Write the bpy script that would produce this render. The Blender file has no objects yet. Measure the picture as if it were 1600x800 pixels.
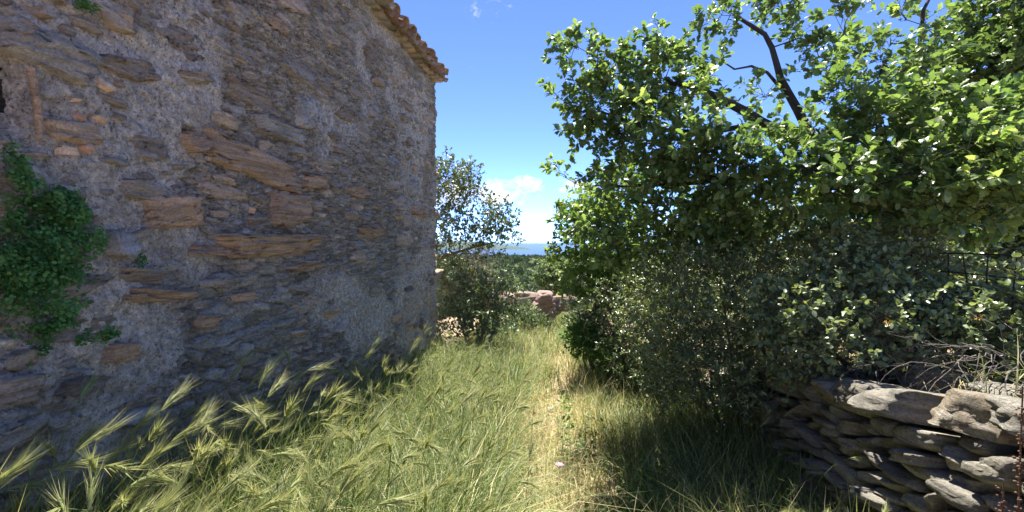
import bpy, math, random
import numpy as np
from mathutils import Vector, Matrix

rng = np.random.default_rng(7)
random.seed(7)
S = bpy.context.scene
COL = S.collection
PI = math.pi
R = math.radians

# ------------------------------------------------------------------ camera
FPX, CX, CY = 720.0, 800.0, 400.0           # focal length in photo pixels
YAW, PITCH, EYE = R(7.6), math.atan(26 / FPX), 1.62
cam_d = bpy.data.cameras.new('camera')
cam_d.sensor_width = 36.0
cam_d.lens = 36.0 * FPX / 1600.0
cam_d.clip_start = 0.05
cam_d.clip_end = 120000.0
cam = bpy.data.objects.new('camera', cam_d)
COL.objects.link(cam)
cam.location = (0, 0, EYE)
cam.rotation_euler = (PI / 2 - PITCH, 0, YAW)
S.camera = cam

# ------------------------------------------------------------------ sky + sun
SUN_EL, SUN_AZ = R(63), R(-9)              # azimuth measured from +Y towards +X
SKY_STRENGTH, SUN_STRENGTH, EXPOSURE = 0.15, 3.6, 2.05

def px_dir(px, py):
    """world direction through a photo pixel"""
    v = Vector(((px - CX) / FPX, (CY - py) / FPX, -1.0))
    return (Matrix.Rotation(YAW, 3, 'Z') @ Matrix.Rotation(PI / 2 - PITCH, 3, 'X')) @ v

def at(px, py, depth):
    v = px_dir(px, py) * depth
    return np.array((v.x, v.y, v.z + EYE))

world = bpy.data.worlds.new('World')
S.world = world
world.use_nodes = True
nt = world.node_tree
nt.nodes.clear()
def N(tree, typ, **kw):
    n = tree.nodes.new(typ)
    for k, v in kw.items():
        setattr(n, k, v)
    return n
def MATH(tree, op, a, b=None, c=None, clamp=False):
    n = tree.nodes.new('ShaderNodeMath'); n.operation = op; n.use_clamp = clamp
    for i, v in enumerate((a, b, c)):
        if v is None: continue
        if isinstance(v, (int, float)): n.inputs[i].default_value = v
        else: tree.links.new(v, n.inputs[i])
    return n.outputs[0]
def RAMP(tree, fac, stops, interp='LINEAR'):
    n = tree.nodes.new('ShaderNodeValToRGB'); n.color_ramp.interpolation = interp
    el = n.color_ramp.elements
    while len(el) < len(stops): el.new(0.5)
    for e, (p, c) in zip(el, stops):
        e.position = p
        e.color = (c, c, c, 1) if isinstance(c, (int, float)) else (*c, 1)
    if fac is not None: tree.links.new(fac, n.inputs[0])
    return n.outputs[0]
def MIX(tree, fac, a, b, mode='MIX'):
    n = tree.nodes.new('ShaderNodeMix'); n.data_type = 'RGBA'; n.blend_type = mode
    for i, v in ((0, fac), (6, a), (7, b)):
        if isinstance(v, (int, float)): n.inputs[i].default_value = v if i == 0 else (v, v, v, 1)
        elif isinstance(v, tuple): n.inputs[i].default_value = (*v, 1)
        else: tree.links.new(v, n.inputs[i])
    return n.outputs[2]
def NOISE(tree, vec, scale, detail=4, rough=0.55, dist=0.0):
    n = tree.nodes.new('ShaderNodeTexNoise')
    n.inputs['Scale'].default_value = scale; n.inputs['Detail'].default_value = detail
    n.inputs['Roughness'].default_value = rough; n.inputs['Distortion'].default_value = dist
    if vec is not None: tree.links.new(vec, n.inputs['Vector'])
    return n.outputs['Fac']

sky = N(nt, 'ShaderNodeTexSky', sky_type='NISHITA', sun_disc=False)
sky.sun_elevation, sky.sun_rotation = SUN_EL, SUN_AZ
sky.altitude = 2500; sky.air_density = 0.32; sky.dust_density = 0.0; sky.ozone_density = 1.0
tc = N(nt, 'ShaderNodeTexCoord')
sep = N(nt, 'ShaderNodeSeparateXYZ'); nt.links.new(tc.outputs['Generated'], sep.inputs[0])
az = MATH(nt, 'ARCTAN2', sep.outputs[0], sep.outputs[1])
el = MATH(nt, 'ARCSINE', sep.outputs[2])
cmb = N(nt, 'ShaderNodeCombineXYZ'); nt.links.new(az, cmb.inputs[0]); nt.links.new(MATH(nt, 'MULTIPLY', el, 1.5), cmb.inputs[1])
puff = NOISE(nt, cmb.outputs[0], 26, 5, 0.6, 0.25)
wisp = NOISE(nt, cmb.outputs[0], 60, 4, 0.65, 0.6)
puff_s = MATH(nt, 'MULTIPLY_ADD', puff, 4.2, -2.2)
wisp_s = MATH(nt, 'MULTIPLY_ADD', wisp, 4.0, -2.3)
def az_el(px, py):
    d = px_dir(px, py).normalized()
    return math.atan2(d.x, d.y), math.asin(d.z)
clouds = []                                  # azimuth, elevation, half width, half height, density, wispy
for px, py, w, h, dn, wp in ((776, 303, 58, 24, 1, 0), (700, 305, 60, 30, .9, 0), (826, 287, 30, 15, .95, 0), (838, 310, 26, 10, .45, 1),
                             (905, 290, 40, 14, .8, 0), (838, 350, 60, 10, .6, 1), (850, 366, 70, 7, .35, 1), (742, 18, 22, 17, .7, 1),
                             (780, 15, 60, 30, .22, 1), (668, 68, 16, 10, .4, 1), (735, 105, 14, 12, .22, 1)):
    a, e = az_el(px, py); clouds.append((a, e, w / FPX, h / FPX, dn, wp))
for i in range(7):                           # the same fair-weather bank goes on round the horizon
    clouds.append((R(32 + i * 43.5) if i < 4 else R(-200 + i * 20), R(5.5 + 3 * math.sin(i * 2.3)), .09 + .05 * math.sin(i * 1.7), .035, .9, i % 3 == 1))
ae = N(nt, 'ShaderNodeCombineXYZ'); nt.links.new(az, ae.inputs[0]); nt.links.new(el, ae.inputs[1])
acc = {}
for a, e, w, h, dn, wp in clouds:
    q = N(nt, 'ShaderNodeVectorMath', operation='MULTIPLY_ADD'); nt.links.new(ae.outputs[0], q.inputs[0]); q.inputs[1].default_value = (1 / w, 1 / h, 0); q.inputs[2].default_value = (-a / w, -e / h, 0)
    r2 = N(nt, 'ShaderNodeVectorMath', operation='DOT_PRODUCT'); nt.links.new(q.outputs[0], r2.inputs[0]); nt.links.new(q.outputs[0], r2.inputs[1])
    m = MATH(nt, 'SUBTRACT', dn + (.1 if not wp else -.15), r2.outputs['Value']); k = bool(wp)
    acc[k] = m if k not in acc else MATH(nt, 'MAXIMUM', acc[k], m)
pm = MATH(nt, 'MULTIPLY', MATH(nt, 'ADD', acc[False], puff_s), .95, clamp=True)
wm_ = MATH(nt, 'MULTIPLY', MATH(nt, 'MULTIPLY', MATH(nt, 'ADD', acc[True], wisp_s), .7, clamp=True), .7)
acc = MATH(nt, 'MAXIMUM', pm, wm_)
world.cycles.sampling_method = 'MANUAL'; world.cycles.sample_map_resolution = 256
cloud_col = RAMP(nt, puff, ((0.3, (1.5, 1.62, 1.85)), (0.65, (2.2, 2.2, 2.2))))
skyc = MIX(nt, 1.0, sky.outputs[0], (0.69, 0.79, 1.0), 'MULTIPLY')
mixc = MIX(nt, acc, skyc, cloud_col)
bg = N(nt, 'ShaderNodeBackground'); nt.links.new(mixc, bg.inputs[0]); bg.inputs[1].default_value = SKY_STRENGTH
wo = N(nt, 'ShaderNodeOutputWorld'); nt.links.new(bg.outputs[0], wo.inputs[0])

sun_d = bpy.data.lights.new('sun', 'SUN')
sun_d.energy, sun_d.angle, sun_d.color = SUN_STRENGTH, R(0.53), (1.0, 0.95, 0.86)
sun = bpy.data.objects.new('sun', sun_d); COL.objects.link(sun)
to_sun = Vector((math.sin(SUN_AZ) * math.cos(SUN_EL), math.cos(SUN_AZ) * math.cos(SUN_EL), math.sin(SUN_EL)))
sun.rotation_euler = to_sun.to_track_quat('Z', 'Y').to_euler()
sun.location = (0, 0, 30)

S.view_settings.view_transform = 'Standard'
S.view_settings.look = 'None'
S.view_settings.exposure = EXPOSURE
S.view_settings.gamma = 1.0
S.render.engine = 'CYCLES'
S.cycles.max_bounces = 6; S.cycles.diffuse_bounces = 4; S.cycles.glossy_bounces = 2
S.cycles.transmission_bounces = 4; S.cycles.volume_bounces = 0
S.cycles.use_denoising = True
S.cycles.sample_clamp_indirect = 6.0
S.cycles.caustics_reflective = False; S.cycles.caustics_refractive = False

# ------------------------------------------------------------------ helpers
def nrm(a):
    return a / (np.linalg.norm(a, axis=-1, keepdims=True) + 1e-12)
def sstep(a, b, x):
    t = np.clip((np.asarray(x, float) - a) / (b - a), 0, 1); return t * t * (3 - 2 * t)
np.seterr(over='ignore')
def _hash(ix, iy, iz, seed):
    h = (ix.astype(np.uint32) * np.uint32(374761393)) ^ (iy.astype(np.uint32) * np.uint32(668265263)) ^ (iz.astype(np.uint32) * np.uint32(2147483647)) ^ np.uint32(seed * 1274126177 & 0xffffffff)
    h = (h ^ (h >> np.uint32(13))) * np.uint32(1274126177)
    h = (h ^ (h >> np.uint32(16))) * np.uint32(2246822519)
    return ((h ^ (h >> np.uint32(15))) & np.uint32(0xffffff)).astype(np.float64) / 0xffffff
def vnoise(x, y, z=0.0, seed=0):
    x, y, z = np.broadcast_arrays(np.asarray(x, float), np.asarray(y, float), np.asarray(z, float))
    fx, fy, fz = np.floor(x), np.floor(y), np.floor(z)
    ix, iy, iz = fx.astype(np.int64) & 0x7fffffff, fy.astype(np.int64) & 0x7fffffff, fz.astype(np.int64) & 0x7fffffff
    tx, ty, tz = x - fx, y - fy, z - fz
    tx, ty, tz = (t * t * t * (t * (t * 6 - 15) + 10) for t in (tx, ty, tz))
    o = 0
    for dx in (0, 1):
        for dy in (0, 1):
            for dz in (0, 1):
                w = (tx if dx else 1 - tx) * (ty if dy else 1 - ty) * (tz if dz else 1 - tz)
                o = o + w * _hash(ix + dx, iy + dy, iz + dz, seed)
    return o * 2 - 1
def fbm(x, y, z=0.0, seed=0, oct=4, gain=0.5):
    a, s, o = 1.0, 0.0, 0
    for i in range(oct):
        o = o + a * vnoise(np.asarray(x) * 2 ** i, np.asarray(y) * 2 ** i, np.asarray(z) * 2 ** i, seed + i * 17); s += a; a *= gain
    return o / s

def build(name, V, F, mat=None, parent=None, attrs=None, smooth=False, link=True):
    V = np.ascontiguousarray(V, np.float32).reshape(-1, 3); F = np.ascontiguousarray(F, np.int32)
    k = F.shape[1]
    me = bpy.data.meshes.new(name)
    me.vertices.add(len(V)); me.vertices.foreach_set('co', V.ravel())
    me.loops.add(F.size); me.loops.foreach_set('vertex_index', F.ravel())
    me.polygons.add(len(F)); me.polygons.foreach_set('loop_start', np.arange(0, F.size, k, dtype=np.int32))
    if smooth: me.polygons.foreach_set('use_smooth', np.ones(len(F), bool))
    for an, av in (attrs or {}).items():
        a = me.attributes.new(an, 'FLOAT', 'POINT'); a.data.foreach_set('value', np.ascontiguousarray(av, np.float32))
    me.update(calc_edges=True)
    if mat: me.materials.append(mat)
    if not link: return me
    return obj(name, me, parent)
def obj(name, me, parent=None, loc=None):
    o = bpy.data.objects.new(name, me); COL.objects.link(o)
    if parent is not None: o.parent = parent
    if loc is not None: o.location = loc
    return o
def tag(o, label=None, cat=None, group=None, kind=None):
    for k, v in (('label', label), ('category', cat), ('group', group), ('kind', kind)):
        if v: o[k] = v
    return o
def thing(name, label, cat, loc=(0, 0, 0), group=None):
    o = bpy.data.objects.new(name, None); COL.objects.link(o); o.location = loc; o.empty_display_size = .1
    return tag(o, label, cat, group)
def local(V, parent):
    return np.asarray(V, float) - np.array(parent.location)

def tube(P, r, sides=6):
    """tapered tube along points P with radii r, as tris"""
    P = np.asarray(P, float); r = np.broadcast_to(np.asarray(r, float), (len(P),))
    T = nrm(np.gradient(P, axis=0))
    ref = np.array((0.31, 0.2, 0.93)) if abs(T[0] @ np.array((0, 0, 1))) < .9 else np.array((1., .1, 0))
    a = nrm(np.cross(T, ref)); b = np.cross(T, a)
    ang = np.arange(sides) * 2 * PI / sides
    V = P[:, None] + r[:, None, None] * (np.cos(ang)[None, :, None] * a[:, None] + np.sin(ang)[None, :, None] * b[:, None])
    n = len(P); F = []
    for i in range(n - 1):
        for j in range(sides):
            k = (j + 1) % sides
            q = (i * sides + j, i * sides + k, (i + 1) * sides + k, (i + 1) * sides + j)
            F += [(q[0], q[1], q[2]), (q[0], q[2], q[3])]
    return V.reshape(-1, 3), np.array(F)
def twig_batch(P, r, sides=3):
    """many equal tubes at once: P (k,n,3), r (n,)"""
    P = np.asarray(P); k, n = P.shape[:2]; T = nrm(P[:, -1] - P[:, 0])
    a = nrm(np.cross(T, np.array((.31, .2, .93)))); b = np.cross(T, a); ang = np.arange(sides) * 2 * PI / sides
    off = np.cos(ang)[None, :, None] * a[:, None] + np.sin(ang)[None, :, None] * b[:, None]
    V = P[:, :, None] + np.asarray(r)[None, :, None, None] * off[:, None]
    tf = []
    for i in range(n - 1):
        for j in range(sides):
            m = (j + 1) % sides; q = (i * sides + j, i * sides + m, (i + 1) * sides + m, (i + 1) * sides + j); tf += [(q[0], q[1], q[2]), (q[0], q[2], q[3])]
    F = (np.array(tf)[None] + (np.arange(k) * n * sides)[:, None, None]).reshape(-1, 3)
    return V.reshape(-1, 3), F
class Acc:
    def __init__(s): s.V, s.F, s.n, s.A = [], [], 0, []
    def add(s, V, F, a=0.5):
        s.V.append(np.asarray(V, float)); s.F.append(np.asarray(F) + s.n); s.n += len(V); s.A.append(np.broadcast_to(np.asarray(a, float), (len(V),)))
    def build(s, name, mat, parent=None, smooth=False):
        V = np.concatenate(s.V)
        if parent is not None: V = local(V, parent)
        return build(name, V, np.concatenate(s.F), mat, parent, {'rnd': np.concatenate(s.A)}, smooth)
def scatter(tv, tf, Rm, T):
    """instances of a template: Rm (k,3,3) T (k,3)"""
    k, n = len(T), len(tv)
    V = np.einsum('kij,nj->kni', Rm, tv) + T[:, None]
    F = tf[None] + (np.arange(k) * n)[:, None, None]
    return V.reshape(-1, 3), F.reshape(-1, tf.shape[1])
def frames(d, n):
    """matrices with x along d, z near n"""
    d = nrm(d); s = nrm(np.cross(n, d)); n2 = np.cross(d, s)
    return np.stack((d, s, n2), axis=-1)
def strip(ts, ws, fold=0.12, curl=0.15):
    """leaf of stations: left, mid, right; unit length along x"""
    V, F = [], []
    for t, w in zip(ts, ws):
        z = -curl * t * t
        V += [(t, w, z + fold * w), (t, 0, z), (t, -w, z + fold * w)]
    for i in range(len(ts) - 1):
        a = i * 3
        for b in (0, 1):
            F += [(a + b, a + b + 1, a + b + 4), (a + b, a + b + 4, a + b + 3)]
    return np.array(V), np.array(F)

# ------------------------------------------------------------------ materials
def newmat(name):
    m = bpy.data.materials.new(name); m.use_nodes = True
    t = m.node_tree; b = t.nodes['Principled BSDF']
    return m, t, b
def leafmat(name, stops, rough=0.45, trans=0.3, spec=0.4, tcol=None, attr='rnd'):
    m, t, b = newmat(name)
    at_ = N(t, 'ShaderNodeAttribute', attribute_name=attr)
    geo = N(t, 'ShaderNodeNewGeometry')
    c = RAMP(t, at_.outputs['Fac'], stops)
    nz = NOISE(t, geo.outputs['Position'], 60, 1)
    c = MIX(t, 0.35, c, RAMP(t, nz, ((.3, .55), (.7, 1.3))), 'MULTIPLY')
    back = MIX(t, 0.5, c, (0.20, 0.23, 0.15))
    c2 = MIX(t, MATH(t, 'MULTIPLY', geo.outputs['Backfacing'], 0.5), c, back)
    t.links.new(c2, b.inputs['Base Color'])
    b.inputs['Roughness'].default_value = rough; b.inputs['Specular IOR Level'].default_value = spec
    tr = N(t, 'ShaderNodeBsdfTranslucent')
    t.links.new(MIX(t, 1.0, c, tcol or (1.7, 1.75, 0.7), 'MULTIPLY'), tr.inputs[0])
    mx = N(t, 'ShaderNodeMixShader'); mx.inputs[0].default_value = trans
    t.links.new(b.outputs[0], mx.inputs[1]); t.links.new(tr.outputs[0], mx.inputs[2])
    t.links.new(mx.outputs[0], t.nodes['Material Output'].inputs[0])
    return m
def barkmat(name, c0, c1, scale=14):
    m, t, b = newmat(name)
    g = N(t, 'ShaderNodeNewGeometry')
    n1 = NOISE(t, g.outputs['Position'], scale, 6, .65)
    n2 = NOISE(t, g.outputs['Position'], scale * 5, 4, .6)
    t.links.new(MIX(t, .4, RAMP(t, n1, ((.3, c0), (.7, c1))), RAMP(t, n2, ((.3, .4), (.7, 1.3))), 'MULTIPLY'), b.inputs['Base Color'])
    b.inputs['Roughness'].default_value = .9
    bp = N(t, 'ShaderNodeBump'); bp.inputs['Strength'].default_value = .8; bp.inputs['Distance'].default_value = .01
    t.links.new(MATH(t, 'ADD', n1, n2), bp.inputs['Height']); t.links.new(bp.outputs[0], b.inputs['Normal'])
    return m
def stonemat(name, stops, fol=(3.0, 3.0, 26.0), lichen=(.40, .39, .36), lich_lo=.56, local_coords=False, ochre=0.0, rnd_attr=None, bump=1.0):
    m, t, b = newmat(name)
    g = N(t, 'ShaderNodeNewGeometry'); oi = N(t, 'ShaderNodeObjectInfo')
    if rnd_attr:
        a = N(t, 'ShaderNodeAttribute', attribute_name=rnd_attr); rnd = a.outputs['Fac']
    else: rnd = oi.outputs['Random']
    pos = g.outputs['Position']
    if local_coords:
        tcn = N(t, 'ShaderNodeTexCoord')
        vm = N(t, 'ShaderNodeVectorMath', operation='MULTIPLY_ADD')
        t.links.new(rnd, vm.inputs[0]); vm.inputs[1].default_value = (37, 53, 71); t.links.new(tcn.outputs['Object'], vm.inputs[2]); pos = vm.outputs[0]
    mp = N(t, 'ShaderNodeMapping'); t.links.new(pos, mp.inputs[0]); mp.inputs['Scale'].default_value = fol
    f1 = NOISE(t, mp.outputs[0], 1.0 if not local_coords else .35, 8, .68, .5)
    f2 = NOISE(t, pos, 9, 5, .6)
    f3 = NOISE(t, pos, 85, 4, .85)
    c = RAMP(t, rnd, stops)
    c = MIX(t, .85, c, RAMP(t, f1, ((.28, .35), (.5, .95), (.72, 1.55))), 'MULTIPLY')
    c = MIX(t, .75, c, RAMP(t, f3, ((.3, .4), (.7, 1.6))), 'MULTIPLY')
    c = MIX(t, MATH(t, 'MULTIPLY', RAMP(t, f2, ((lich_lo, 0.), (lich_lo + .12, 1.))), RAMP(t, f3, ((.35, .1), (.6, .9)))), c, lichen)
    if ochre:
        f4 = NOISE(t, pos, 6, 4, .6); c = MIX(t, RAMP(t, f4, ((.66, 0.), (.72, ochre))), c, (.42, .23, .05))
    t.links.new(c, b.inputs['Base Color']); b.inputs['Roughness'].default_value = .88; b.inputs['Specular IOR Level'].default_value = .25
    bp = N(t, 'ShaderNodeBump'); bp.inputs['Strength'].default_value = bump; bp.inputs['Distance'].default_value = .035
    t.links.new(MATH(t, 'ADD', MATH(t, 'MULTIPLY', f1, 1.0), MATH(t, 'MULTIPLY', f3, .35)), bp.inputs['Height'])
    t.links.new(bp.outputs[0], b.inputs['Normal'])
    return m
def plain(name, col, rough=.7, metal=0.):
    m, t, b = newmat(name)
    g = N(t, 'ShaderNodeNewGeometry'); n = NOISE(t, g.outputs['Position'], 40, 4)
    t.links.new(MIX(t, .6, col, RAMP(t, n, ((.3, .55), (.7, 1.35))), 'MULTIPLY'), b.inputs['Base Color'])
    b.inputs['Roughness'].default_value = rough; b.inputs['Metallic'].default_value = metal
    return m

M_OAK = leafmat('oak_leaf', ((0, (0.0745, 0.126, 0.0439)), (.45, (0.136, 0.206, 0.0702)), (.8, (0.236, 0.311, 0.11)), (1, (0.406, 0.45, 0.176))), .36, .42, .55, (1.5, 1.62, .8))
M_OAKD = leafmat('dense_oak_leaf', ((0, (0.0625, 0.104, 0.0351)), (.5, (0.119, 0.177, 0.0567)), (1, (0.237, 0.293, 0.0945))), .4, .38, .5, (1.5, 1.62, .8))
M_SHRUB = leafmat('dark_shrub_leaf', ((0, (0.0904, 0.138, 0.06)), (.5, (0.176, 0.236, 0.103)), (.85, (0.351, 0.386, 0.172)), (1, (0.653, 0.646, 0.343))), .32, .16, .55)
M_PALE = leafmat('pale_shrub_leaf', ((0, (0.108, 0.156, 0.0728)), (.5, (0.216, 0.273, 0.13)), (.85, (0.352, 0.403, 0.208)), (1, (0.541, 0.52, 0.208))), .4, .2, .5)
M_HOLM = leafmat('small_holm_leaf', ((0, (0.0594, 0.0972, 0.0432)), (.6, (0.135, 0.189, 0.081)), (1, (0.297, 0.351, 0.189))), .35, .18, .55)
M_BRIGHT = leafmat('bright_leaf', ((0, (0.0911, 0.161, 0.0359)), (.5, (0.162, 0.25, 0.0527)), (1, (0.304, 0.357, 0.0837))), .45, .35, .4)
M_GREYG = leafmat('grey_green_leaf', ((0, (0.08, 0.12, 0.048)), (.5, (0.136, 0.2, 0.08)), (1, (0.224, 0.288, 0.128))), .5, .25, .3)
M_DRYSH = leafmat('dry_twig_tip', ((0, (.12, .085, .07)), (.5, (.2, .15, .125)), (1, (.28, .22, .18))), .8, .15, .1, (1, 1, 1))
M_HERB = leafmat('herb_leaf', ((0, (0.048, 0.12, 0.0192)), (.5, (0.088, 0.192, 0.0288)), (1, (0.176, 0.272, 0.048))), .5, .3, .3)
M_CREEP = leafmat('creeper_leaf', ((0, (0.0406, 0.113, 0.0292)), (.5, (0.081, 0.194, 0.0486)), (1, (0.162, 0.308, 0.081))), .5, .3, .25)
M_MAQ = leafmat('maquis_leaf', ((0, (0.033, 0.06, 0.024)), (.5, (0.0675, 0.105, 0.042)), (.9, (0.112, 0.15, 0.06)), (1, (0.18, 0.18, 0.09))), .7, .1, .2)
M_GRASS = leafmat('grass_blade', ((0, (.11, .165, .05)), (.3, (.19, .245, .075)), (.5, (.33, .345, .13)), (.7, (.58, .51, .26)), (1, (.78, .69, .45))), .5, .36, .3, (1.2, 1.2, .9))
M_EAR = leafmat('barley_ear', ((0, (0.178, 0.221, 0.0688)), (.6, (0.339, 0.365, 0.145)), (1, (0.501, 0.468, 0.245))), .5, .38, .3, (1.2, 1.2, .9))
M_BARK = barkmat('oak_bark', (.02, .017, .014), (.075, .062, .05))
M_TWIG = barkmat('grey_twig', (.10, .085, .07), (.26, .23, .2), 30)
M_LICHB = barkmat('lichen_branch', (.07, .06, .045), (.22, .2, .13), 25)
M_DEADT = barkmat('reddish_dead_stalk', (.10, .045, .025), (.25, .14, .08), 40)
M_STONE = stonemat('house_stone', ((0, (0.318, 0.245, 0.188)), (.3, (0.486, 0.367, 0.269)), (.5, (0.429, 0.375, 0.329)), (.72, (0.584, 0.443, 0.331)), (.9, (0.644, 0.445, 0.293)), (1, (0.551, 0.464, 0.395))))
M_OCHRE = stonemat('ochre_house_stone', ((0, (.56, .36, .22)), (1, (.62, .39, .23))), (2, 2, 30), lich_lo=.66)
M_BROWN = stonemat('brown_house_stone', ((0, (0.507, 0.337, 0.213)), (1, (0.648, 0.416, 0.26))), (2, 2, 28), lich_lo=.62)
M_BLUE = stonemat('slate_house_stone', ((0, (0.44, 0.384, 0.331)), (1, (0.571, 0.494, 0.409))), (4, 4, 10), lich_lo=.6)
M_CHIP = stonemat('terracotta_chip', ((0, (0.595, 0.323, 0.192)), (1, (0.669, 0.474, 0.296))), (6, 6, 6), lich_lo=.66, bump=.3)
M_DRY = stonemat('drystone', ((0, (.19, .17, .135)), (.3, (.29, .265, .215)), (.55, (.24, .225, .19)), (.8, (.34, .31, .25)), (1, (.29, .24, .175))), (5, 3, 34), lichen=(.44, .41, .35), lich_lo=.53, ochre=.8, bump=1.0)
M_RUIN = stonemat('ruin_stone', ((0, (0.243, 0.145, 0.11)), (.5, (0.31, 0.218, 0.169)), (1, (0.339, 0.276, 0.227))), (3, 3, 14), lich_lo=.6, local_coords=True)
M_TILE = stonemat('roof_tile', ((0, (.26, .15, .10)), (.5, (.36, .23, .16)), (1, (.34, .29, .23))), (6, 6, 6), lichen=(.36, .33, .22), lich_lo=.52, bump=.4)

# mortar of the house wall
M_MORT, t, b = newmat('lime_mortar')
g = N(t, 'ShaderNodeNewGeometry'); pos = g.outputs['Position']
sl = N(t, 'ShaderNodeAttribute', attribute_name='sliver').outputs['Fac']
wm = N(t, 'ShaderNodeAttribute', attribute_name='warm').outputs['Fac']
n1 = NOISE(t, pos, 2.2, 5, .6); n2 = NOISE(t, pos, 26, 6, .7); n3 = NOISE(t, pos, 120, 4, .85)
vo = N(t, 'ShaderNodeTexVoronoi'); vo.inputs['Scale'].default_value = 55; t.links.new(pos, vo.inputs['Vector'])
mp = N(t, 'ShaderNodeMapping'); t.links.new(pos, mp.inputs[0]); mp.inputs['Scale'].default_value = (3, 4, 34)
f1 = NOISE(t, mp.outputs[0], 1, 7, .66, .4)
mc = RAMP(t, n1, ((.3, (.48, .405, .335)), (.5, (.60, .505, .415)), (.7, (.76, .65, .54))))
mc = MIX(t, wm, mc, (.66, .53, .40))
mc = MIX(t, .9, mc, RAMP(t, n2, ((.28, .3), (.5, .95), (.72, 1.7))), 'MULTIPLY')
mc = MIX(t, .75, mc, RAMP(t, n3, ((.3, .5), (.7, 1.5))), 'MULTIPLY')
cid = N(t, 'ShaderNodeAttribute', attribute_name='cid').outputs['Fac']
rc = RAMP(t, cid, ((0, (.30, .24, .17)), (.25, (.44, .36, .27)), (.5, (.40, .36, .31)), (.7, (.56, .46, .35)), (.85, (.47, .38, .28)), (1, (.64, .57, .48))))
rc = MIX(t, .85, rc, RAMP(t, f1, ((.3, .35), (.5, .95), (.7, 1.55))), 'MULTIPLY')
rc = MIX(t, .5, rc, RAMP(t, n3, ((.3, .5), (.7, 1.5))), 'MULTIPLY')
c = MIX(t, sl, mc, rc)
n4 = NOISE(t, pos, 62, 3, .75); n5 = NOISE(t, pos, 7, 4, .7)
c = MIX(t, RAMP(t, n4, ((.36, .75), (.43, 0.))), c, (.09, .08, .07))                 # dark specks, shade of small pits painted into the colour
c = MIX(t, MATH(t, 'MULTIPLY', RAMP(t, n4, ((.58, 0.), (.66, .8))), RAMP(t, n5, ((.42, .1), (.6, 1.)))), c, (.74, .68, .60))   # pale grit and lichen
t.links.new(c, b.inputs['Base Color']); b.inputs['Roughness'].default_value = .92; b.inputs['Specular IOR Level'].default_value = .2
bp = N(t, 'ShaderNodeBump'); bp.inputs['Strength'].default_value = 1.0; bp.inputs['Distance'].default_value = .03
hh = MATH(t, 'ADD', MATH(t, 'MULTIPLY', n2, .9), MATH(t, 'MULTIPLY', n3, .35))
hh = MATH(t, 'ADD', hh, MATH(t, 'MULTIPLY', vo.outputs['Distance'], -.5))
hh = MATH(t, 'ADD', hh, MATH(t, 'MULTIPLY', MATH(t, 'MULTIPLY', f1, sl), 1.4))
t.links.new(hh, bp.inputs['Height']); t.links.new(bp.outputs[0], b.inputs['Normal'])

# ground, sea
M_GROUND, t, b = newmat('ground_soil')
g = N(t, 'ShaderNodeNewGeometry'); pos = g.outputs['Position']
n1 = NOISE(t, pos, 1.3, 5); n2 = NOISE(t, pos, 30, 6, .7)
c = RAMP(t, n1, ((.35, (.26, .19, .12)), (.55, (.42, .32, .21)), (.7, (.30, .25, .14))))
c = MIX(t, .8, c, RAMP(t, n2, ((.3, .4), (.7, 1.6))), 'MULTIPLY')
far = MATH(t, 'MULTIPLY', MATH(t, 'SUBTRACT', N(t, 'ShaderNodeSeparateXYZ').outputs[1], 16), .08, clamp=True)
t.links.new(pos, [n for n in t.nodes if n.bl_idname == 'ShaderNodeSeparateXYZ'][0].inputs[0])
fc = RAMP(t, NOISE(t, pos, .12, 6, .65), ((.35, (.035, .055, .02)), (.6, (.08, .10, .04)), (.75, (.16, .14, .08))))
t.links.new(MIX(t, far, c, fc), b.inputs['Base Color']); b.inputs['Roughness'].default_value = 1; b.inputs['Specular IOR Level'].default_value = .1
bp = N(t, 'ShaderNodeBump'); bp.inputs['Distance'].default_value = .03; t.links.new(n2, bp.inputs['Height']); t.links.new(bp.outputs[0], b.inputs['Normal'])
M_SEA, t, b = newmat('sea_water')
b.inputs['Base Color'].default_value = (.008, .06, .19, 1); b.inputs['Roughness'].default_value = .6; b.inputs['Specular IOR Level'].default_value = .15
g = N(t, 'ShaderNodeNewGeometry'); bp = N(t, 'ShaderNodeBump'); bp.inputs['Strength'].default_value = .3
t.links.new(NOISE(t, g.outputs['Position'], .05, 4), bp.inputs['Height']); t.links.new(bp.outputs[0], b.inputs['Normal'])

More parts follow.
